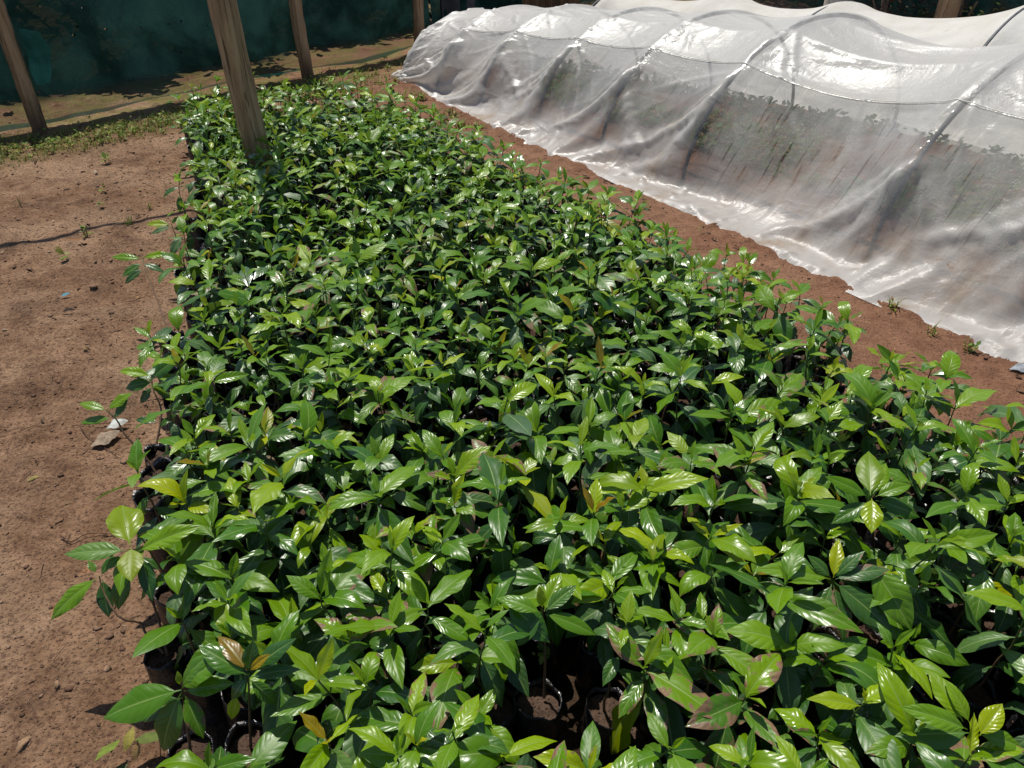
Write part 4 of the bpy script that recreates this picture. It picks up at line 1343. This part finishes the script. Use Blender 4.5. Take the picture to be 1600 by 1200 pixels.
# crooked pole overhead whose shadow crosses the path
SUNV = np.array([SUN_AZ_VEC[0] * math.cos(SUN_EL), SUN_AZ_VEC[1] * math.cos(SUN_EL), math.sin(SUN_EL)])
PZ = 2.45
pp = []
for (px, py) in ((-500, 440), (-250, 412), (-60, 392), (0, 385), (45, 380), (85, 372), (120, 360), (160, 350), (200, 350), (235, 341), (285, 333)):
    g = at_z(px, py, 0); pp.append(g + SUNV * (PZ / SUNV[2]))
pp.append(pp[-1] + np.array([.40, .22, .02])); pp.append(pp[-1] + np.array([.32, .17, .0]))
pp = np.array(pp); base = pp[0].copy()
v, q, t, uv = tube(smooth_path(pp - base, 60), np.linspace(.024, .018, 60), 7, .3, 3, True)
o = link('roof_pole', MB().add(v, q=q, t=t, uv=uv).mesh('roof pole', [M_POST]), None, tuple(base)); tag(o, 'thin crooked overhead pole whose shadow crosses the bare path', 'pole')
ra_, rb_ = np.array([POST2[0] - .05, POST2[1] - .3, 2.50]), np.array([P3[0] - .02, P3[1] + .2, 2.50])
v, q, t, uv = tube(smooth_path([np.zeros(3), (rb_ - ra_) * .5 + np.array([.03, 0, -.01]), rb_ - ra_], 20), np.linspace(.022, .016, 20), 8, .2, 4, True)
o = link('roof_rafter', MB().add(v, q=q, t=t, uv=uv).mesh('roof rafter', [M_POST]), None, tuple(ra_)); tag(o, 'thin overhead rafter joining the post in the bed to the one behind it', 'rafter')
post(0, 0, .09, 'wooden prop carrying the outer end of the crooked overhead pole', M_POST, float(pp[0][2]) - .012, (pp[0][0], pp[0][1], 0), seed=30)

# ------------------------------------------------------------------ shade net
def net_panel(A, B, height, lab, seed, mat=M_NET, foot=.05, inset=.07, nseg=None):
    A, B = np.array(A, float), np.array(B, float)
    L = np.linalg.norm((B - A)[:2]); d = unit(B - A); nrm = np.array([-d[1], d[0], 0])
    nu = nseg or max(20, int(L / .05)); nv = 34
    u = np.linspace(0, L, nu)[:, None]; v = np.linspace(0, 1, nv)[None, :]
    zf = foot + .05 * fbm(u * 1.1, 0 * u, 2, seed) * 2
    z = zf + (height - zf) * v
    off = .05 * np.sin(u * 5.3 + 2.2 * fbm(u * 1.3, v * .8 + 0 * u, 2, seed + 5)) * (v + .25) + .14 * fbm(u * 1.6 + 0 * v, v * 1.2 + 0 * u, 3, seed) + .05 * fbm(u * 6 + v * 2, v * 1.5 + 0 * u, 3, seed + 3) * (1.2 - v)
    off = off - .10 * np.exp(-(v / .12) ** 2) * (.5 + fbm(u * 2, 0 * u, 2, seed + 8))
    P = A + u[..., None] * d + (inset + off)[..., None] * nrm
    P[..., 2] = z
    UV = np.stack([u + 0 * v, z], -1)
    base = A.copy(); base[2] = 0
    o = link('shade_net', MB().add(P - base, q=grid_faces(nu, nv), uv=UV).mesh('shade net', [mat]), None, tuple(base))
    return tag(o, lab, 'net')


FL = P1 - fd * 3.2
corner = tw(5.9, 5.75, 0); rend = tw(-3.0, 5.95, 0)
net_panel(FL, P3, 1.06, 'dark green shade net hung behind the wooden posts left of the bed', 11)
net_panel(P3, P4 + unit(P4 - P3) * .25, 1.06, 'dark green shade net between the two farthest posts behind the bed', 15)
net_panel(P4 + unit(P4 - P3) * .27, corner, 1.5, 'dark shade net at the back behind both tunnels', 19)
net_panel(corner, rend, 1.5, 'dark green shade net running along behind the cream covered tunnel', 23)

# sunlit patch of net near the first post, added as a paler teal piece
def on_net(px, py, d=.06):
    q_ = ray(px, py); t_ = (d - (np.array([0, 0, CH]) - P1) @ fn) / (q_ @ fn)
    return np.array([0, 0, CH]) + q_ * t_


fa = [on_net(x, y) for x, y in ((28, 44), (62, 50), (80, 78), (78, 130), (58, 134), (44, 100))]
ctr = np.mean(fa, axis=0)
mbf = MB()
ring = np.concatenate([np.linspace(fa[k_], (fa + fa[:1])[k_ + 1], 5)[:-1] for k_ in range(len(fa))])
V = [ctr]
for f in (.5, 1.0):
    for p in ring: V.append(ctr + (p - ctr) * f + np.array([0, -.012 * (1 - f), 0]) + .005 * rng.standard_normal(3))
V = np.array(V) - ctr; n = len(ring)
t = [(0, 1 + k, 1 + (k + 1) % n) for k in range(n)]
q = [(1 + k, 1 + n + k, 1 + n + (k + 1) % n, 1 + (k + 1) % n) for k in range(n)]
o = link('sunlit_net_patch', mbf.add(V, q=q, t=t, uv=V[:, [0, 2]]).mesh('sunlit net patch', [M_SUNPATCH]), None, tuple(ctr)); tag(o, 'pale teal piece of netting painted as a sunlit patch beside the leaning post', 'sunlit net patch')

# ------------------------------------------------------------------ beyond the net
def bush(loc, rad, hgt, n, lab, cols, seed, trunk=True, size=.09, name='bush', cat='bush', grp=None):
    r = random.Random(seed)
    root = empty(name, (loc[0], loc[1], 0), lab, cat, grp)
    m = MB()
    clumps = [(r.gauss(0, rad * .5), r.gauss(0, rad * .5), hgt * r.uniform(.12, .95), rad * r.uniform(.25, .5)) for _ in range(16)]
    lv = []; cc = []
    for _ in range(n):
        c = r.choice(clumps)
        b = np.array([c[0] + r.gauss(0, c[3] * .6), c[1] + r.gauss(0, c[3] * .6), max(.05, c[2] + r.gauss(0, c[3] * .6))])
        a = r.uniform(0, 6.28); el = r.uniform(-.9, .5); L = size * r.uniform(.6, 1.5)
        d = np.array([math.cos(a) * math.cos(el), math.sin(a) * math.cos(el), math.sin(el)])
        lv.append((b, d, np.array([r.gauss(0, .5), r.gauss(0, .5), 1.0]), L, L * r.uniform(.35, .6), r.uniform(0, .8), .2, .05, .5, r.random(), 0))
        cc.append([x * r.uniform(.6, 1.3) for x in r.choice(cols)])
    P, UV, C_, Q = leaves_arrays(*[np.array(c) for c in zip(*lv)], nu=4, nv=3)
    C_[..., :3] = np.array(cc)[:, None, :]
    link('crown', m.add(P.reshape(-1, 3), q=Q.reshape(-1, 4), uv=UV, c=C_).mesh('crown', [M_BUSH]), root)
    tm = MB()
    for k in range(5):
        a = r.uniform(0, 6.28)
        tip = np.array([math.cos(a) * rad * .6, math.sin(a) * rad * .6, hgt * r.uniform(.6, .95)])
        v, q, t, uv = tube(smooth_path([np.zeros(3), tip * np.array([.2, .2, .45]), tip], 9), np.linspace(.035, .008, 9), 6)
        tm.add(v, q=q, uv=uv)
    link('trunk', tm.mesh('trunk', [M_BARK]), root)
    return root


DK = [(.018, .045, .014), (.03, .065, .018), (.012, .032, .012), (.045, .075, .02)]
back = unit(np.array([-fd[1], fd[0], 0])); back = back if back @ fn < 0 else -back
for k in range(10):
    t = -3.6 + k * .95
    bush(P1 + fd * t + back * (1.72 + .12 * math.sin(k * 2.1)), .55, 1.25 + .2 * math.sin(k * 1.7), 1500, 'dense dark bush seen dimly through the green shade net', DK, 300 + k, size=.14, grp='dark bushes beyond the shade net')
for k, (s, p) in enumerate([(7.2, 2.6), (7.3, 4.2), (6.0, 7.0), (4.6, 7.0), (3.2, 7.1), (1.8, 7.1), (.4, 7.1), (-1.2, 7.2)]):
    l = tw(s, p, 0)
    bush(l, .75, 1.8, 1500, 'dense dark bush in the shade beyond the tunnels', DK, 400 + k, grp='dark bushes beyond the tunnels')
b = at_y(1508, 10, 8.9); bush((b[0], b[1]), .30, .75, 700, 'small olive green shrub between the two posts behind the cream tunnel', [(.09, .12, .035), (.14, .16, .05), (.05, .08, .02)], 501, size=.05)
b = at_y(1385, 5, 9.3); bush((b[0], b[1]), .35, .8, 600, 'reddish dry leaved shrub beside the pale tree trunk', [(.12, .04, .02), (.07, .03, .02), (.05, .06, .02)], 502, size=.05)


def tree(base, diam, hgt, lab, mat, seed):
    r = random.Random(seed)
    root = empty('tree', (base[0], base[1], 0), lab, 'tree')
    z = np.linspace(-.1, hgt, 16)
    pts = np.stack([.05 * np.sin(z * .9 + seed), .05 * np.sin(z * .7 + seed * 2), z], -1)
    m = MB(); v, q, t, uv = tube(pts, diam / 2 * np.linspace(1.1, .55, 16), 14, .08, seed); m.add(v, q=q, uv=uv)
    for k in range(6):
        a = r.uniform(0, 6.28); st = pts[9 + k]
        tip = st + np.array([math.cos(a) * .6, math.sin(a) * .6, r.uniform(.3, .6)])
        v, q, t, uv = tube(smooth_path([st, (st + tip) / 2 + np.array([0, 0, .1]), tip], 8), np.linspace(diam * .16, .012, 8), 6); m.add(v, q=q, uv=uv)
    link('trunk', m.mesh('trunk', [mat]), root)
    lv = []; cc = []
    for _ in range(1500):
        b = np.array([r.gauss(0, .4), r.gauss(0, .4), hgt + r.gauss(.2, .3)])
        a = r.uniform(0, 6.28); el = r.uniform(-.9, .4); L = r.uniform(.07, .15)
        lv.append((b, np.array([math.cos(a) * math.cos(el), math.sin(a) * math.cos(el), math.sin(el)]), np.array([r.gauss(0, .5), r.gauss(0, .5), 1.]), L, L * .45, .4, .2, .05, .5, r.random(), 0))
        cc.append([x * r.uniform(.6, 1.4) for x in r.choice(DK)])
    P, UV, C_, Q = leaves_arrays(*[np.array(c) for c in zip(*lv)], nu=4, nv=3)
    C_[..., :3] = np.array(cc)[:, None, :]
    link('crown', MB().add(P.reshape(-1, 3), q=Q.reshape(-1, 4), uv=UV, c=C_).mesh('crown', [M_BUSH]), root)


b = at_y(1312, 5, 9.7); tree(b, .34, 2.3, 'pale barked tree trunk rising behind the two tunnels', M_PALE, 3)

# charcoal tarp and brown boards behind the tunnel's far end
def panel(pa, pb, z1, name, lab, cat, mat, wav, seed):
    A, B = np.array([pa[0], pa[1], 0.]), np.array([pb[0], pb[1], 0.])
    d = unit(B - A); L = np.linalg.norm(B - A); nrm = np.array([-d[1], d[0], 0])
    nu, nv = 60, 24
    u = np.linspace(0, L, nu)[:, None]; v = np.linspace(0, z1, nv)[None, :]
    if wav == 'cloth':
        off = .05 * np.sin(u * 26 + 2 * fbm(u * 3, v * 1.0 + 0 * u, 2, seed)) * (.6 + .4 * v / z1) + .03 * fbm(u * 4 + 0 * v, v * 3 + 0 * u, 2, seed)
    else:
        fr = np.abs(((u / .16) % 1) - .5)
        off = -.012 * (fr > .46) + .004 * np.sin(np.floor(u / .16) * 7.3) + 0 * v
    P = A + u[..., None] * d + off[..., None] * nrm
    P[..., 2] = v + 0 * u
    P2 = P + nrm * .02
    m = MB(); m.add(P - A, q=grid_faces(nu, nv), uv=np.stack([u + 0 * v, v + 0 * u], -1))
    m.add(P2 - A, q=grid_faces(nu, nv)[:, ::-1])
    o = link(name, m.mesh(name, [mat], False if wav != 'cloth' else True), None, tuple(A)); return tag(o, lab, cat)


pa = at_y(690, 10, 9.25); pb = at_y(800, 10, 10.0); pc = at_y(802, 10, 10.03); pd = at_y(905, 10, 10.5)
panel(pa, pb, 1.6, 'hanging_tarp', 'charcoal grey tarp hanging in folds behind the far end of the clear tunnel', 'tarp', M_TARP, 'cloth', 3)
panel(pc, pd, 1.7, 'board_wall', 'brown vertical board wall beside the charcoal tarp', 'board wall', M_PLANK, 'wood', 5)

# ------------------------------------------------------------------ inside the clear tunnel
mb = MB(); r = random.Random(71)
s_ = np.linspace(-2.6, 3.85, 130)[:, None]; p_ = np.linspace(0, 1, 50)[None, :]
pc_ = np.interp(s_, [h[0] for h in HOOPS], [h[1] for h in HOOPS]); w_ = np.interp(s_, [h[0] for h in HOOPS], [h[2] for h in HOOPS])
pp_ = pc_ - w_ * .80 + p_ * w_ * 1.55
zz_ = .03 + .07 * np.clip(np.minimum(p_, 1 - p_) * 9, 0, 1) + .02 * fbm(s_ * 5 + 0 * p_, p_ * 9 + 0 * s_, 3, 4)
Wb = tw(s_ + 0 * p_, pp_, zz_)
mb.add(Wb, q=grid_faces(130, 50))
tag(link('tunnel_soil', mb.mesh('tunnel soil', [M_SOIL])), 'raised soil bed under the clear plastic tunnel', None, None, 'structure')
mb = MB()
TG = [(.12, .24, .035), (.17, .27, .04), (.09, .18, .03), (.28, .22, .07), (.30, .17, .06)]
for _ in range(3800):
    s = r.uniform(-2.5, 3.6); f = r.uniform(.12, .97)
    pc = np.interp(s, [h[0] for h in HOOPS], [h[1] for h in HOOPS]); w = np.interp(s, [h[0] for h in HOOPS], [h[2] for h in HOOPS])
    if fbm(np.array(s * 1.6), np.array(f * 3.0), 2, 55) < -.06: continue
    if f > .6 and r.random() < .45: continue
    pos = tw(s, pc - w * .8 + f * w * 1.55, .09)
    broad_sprig(mb, pos, r, 5, .055, TG if f < .62 else [(.05, .12, .03), (.075, .14, .035), (.10, .11, .05)], .06)  # darker greens on the far side: shade of the far wall, painted in
tag(link('ground_cover', mb.mesh('tunnel plants', [M_WEED])), 'low green cuttings growing under the clear plastic', 'plants', None, 'stuff')
# ------------------------------------------------------------------ light
w = bpy.data.worlds.new('World'); sc.world = w; w.use_nodes = True
nt = w.node_tree
bg = nt.nodes['Background']
sky = nt.nodes.new('ShaderNodeTexSky'); sky.sky_type = 'NISHITA'; sky.sun_disc = False
sky.sun_elevation = SUN_EL
sky.sun_rotation = math.atan2(SUN_AZ_VEC[0], SUN_AZ_VEC[1])
sky.air_density = 1.0; sky.dust_density = 1.5; sky.ozone_density = 1.0; sky.altitude = 1500
nt.links.new(sky.outputs[0], bg.inputs[0]); bg.inputs[1].default_value = .12
sd = bpy.data.lights.new('sun', 'SUN'); sd.energy = 5.0; sd.angle = math.radians(.5); sd.color = (1.0, .955, .88)
so = bpy.data.objects.new('sun', sd); COL.objects.link(so)
so.rotation_euler = Vector(tuple(-SUNV)).to_track_quat('-Z', 'Y').to_euler()
so.location = (-3, 6, 8)

sc.view_settings.view_transform = 'Standard'; sc.view_settings.look = 'None'
sc.view_settings.exposure = 0; sc.view_settings.gamma = 1
sc.render.engine = 'CYCLES'
sc.cycles.use_denoising = True
sc.cycles.max_bounces = 10; sc.cycles.transparent_max_bounces = 14
sc.cycles.diffuse_bounces = 4; sc.cycles.glossy_bounces = 3; sc.cycles.transmission_bounces = 6
sc.cycles.sample_clamp_indirect = 6
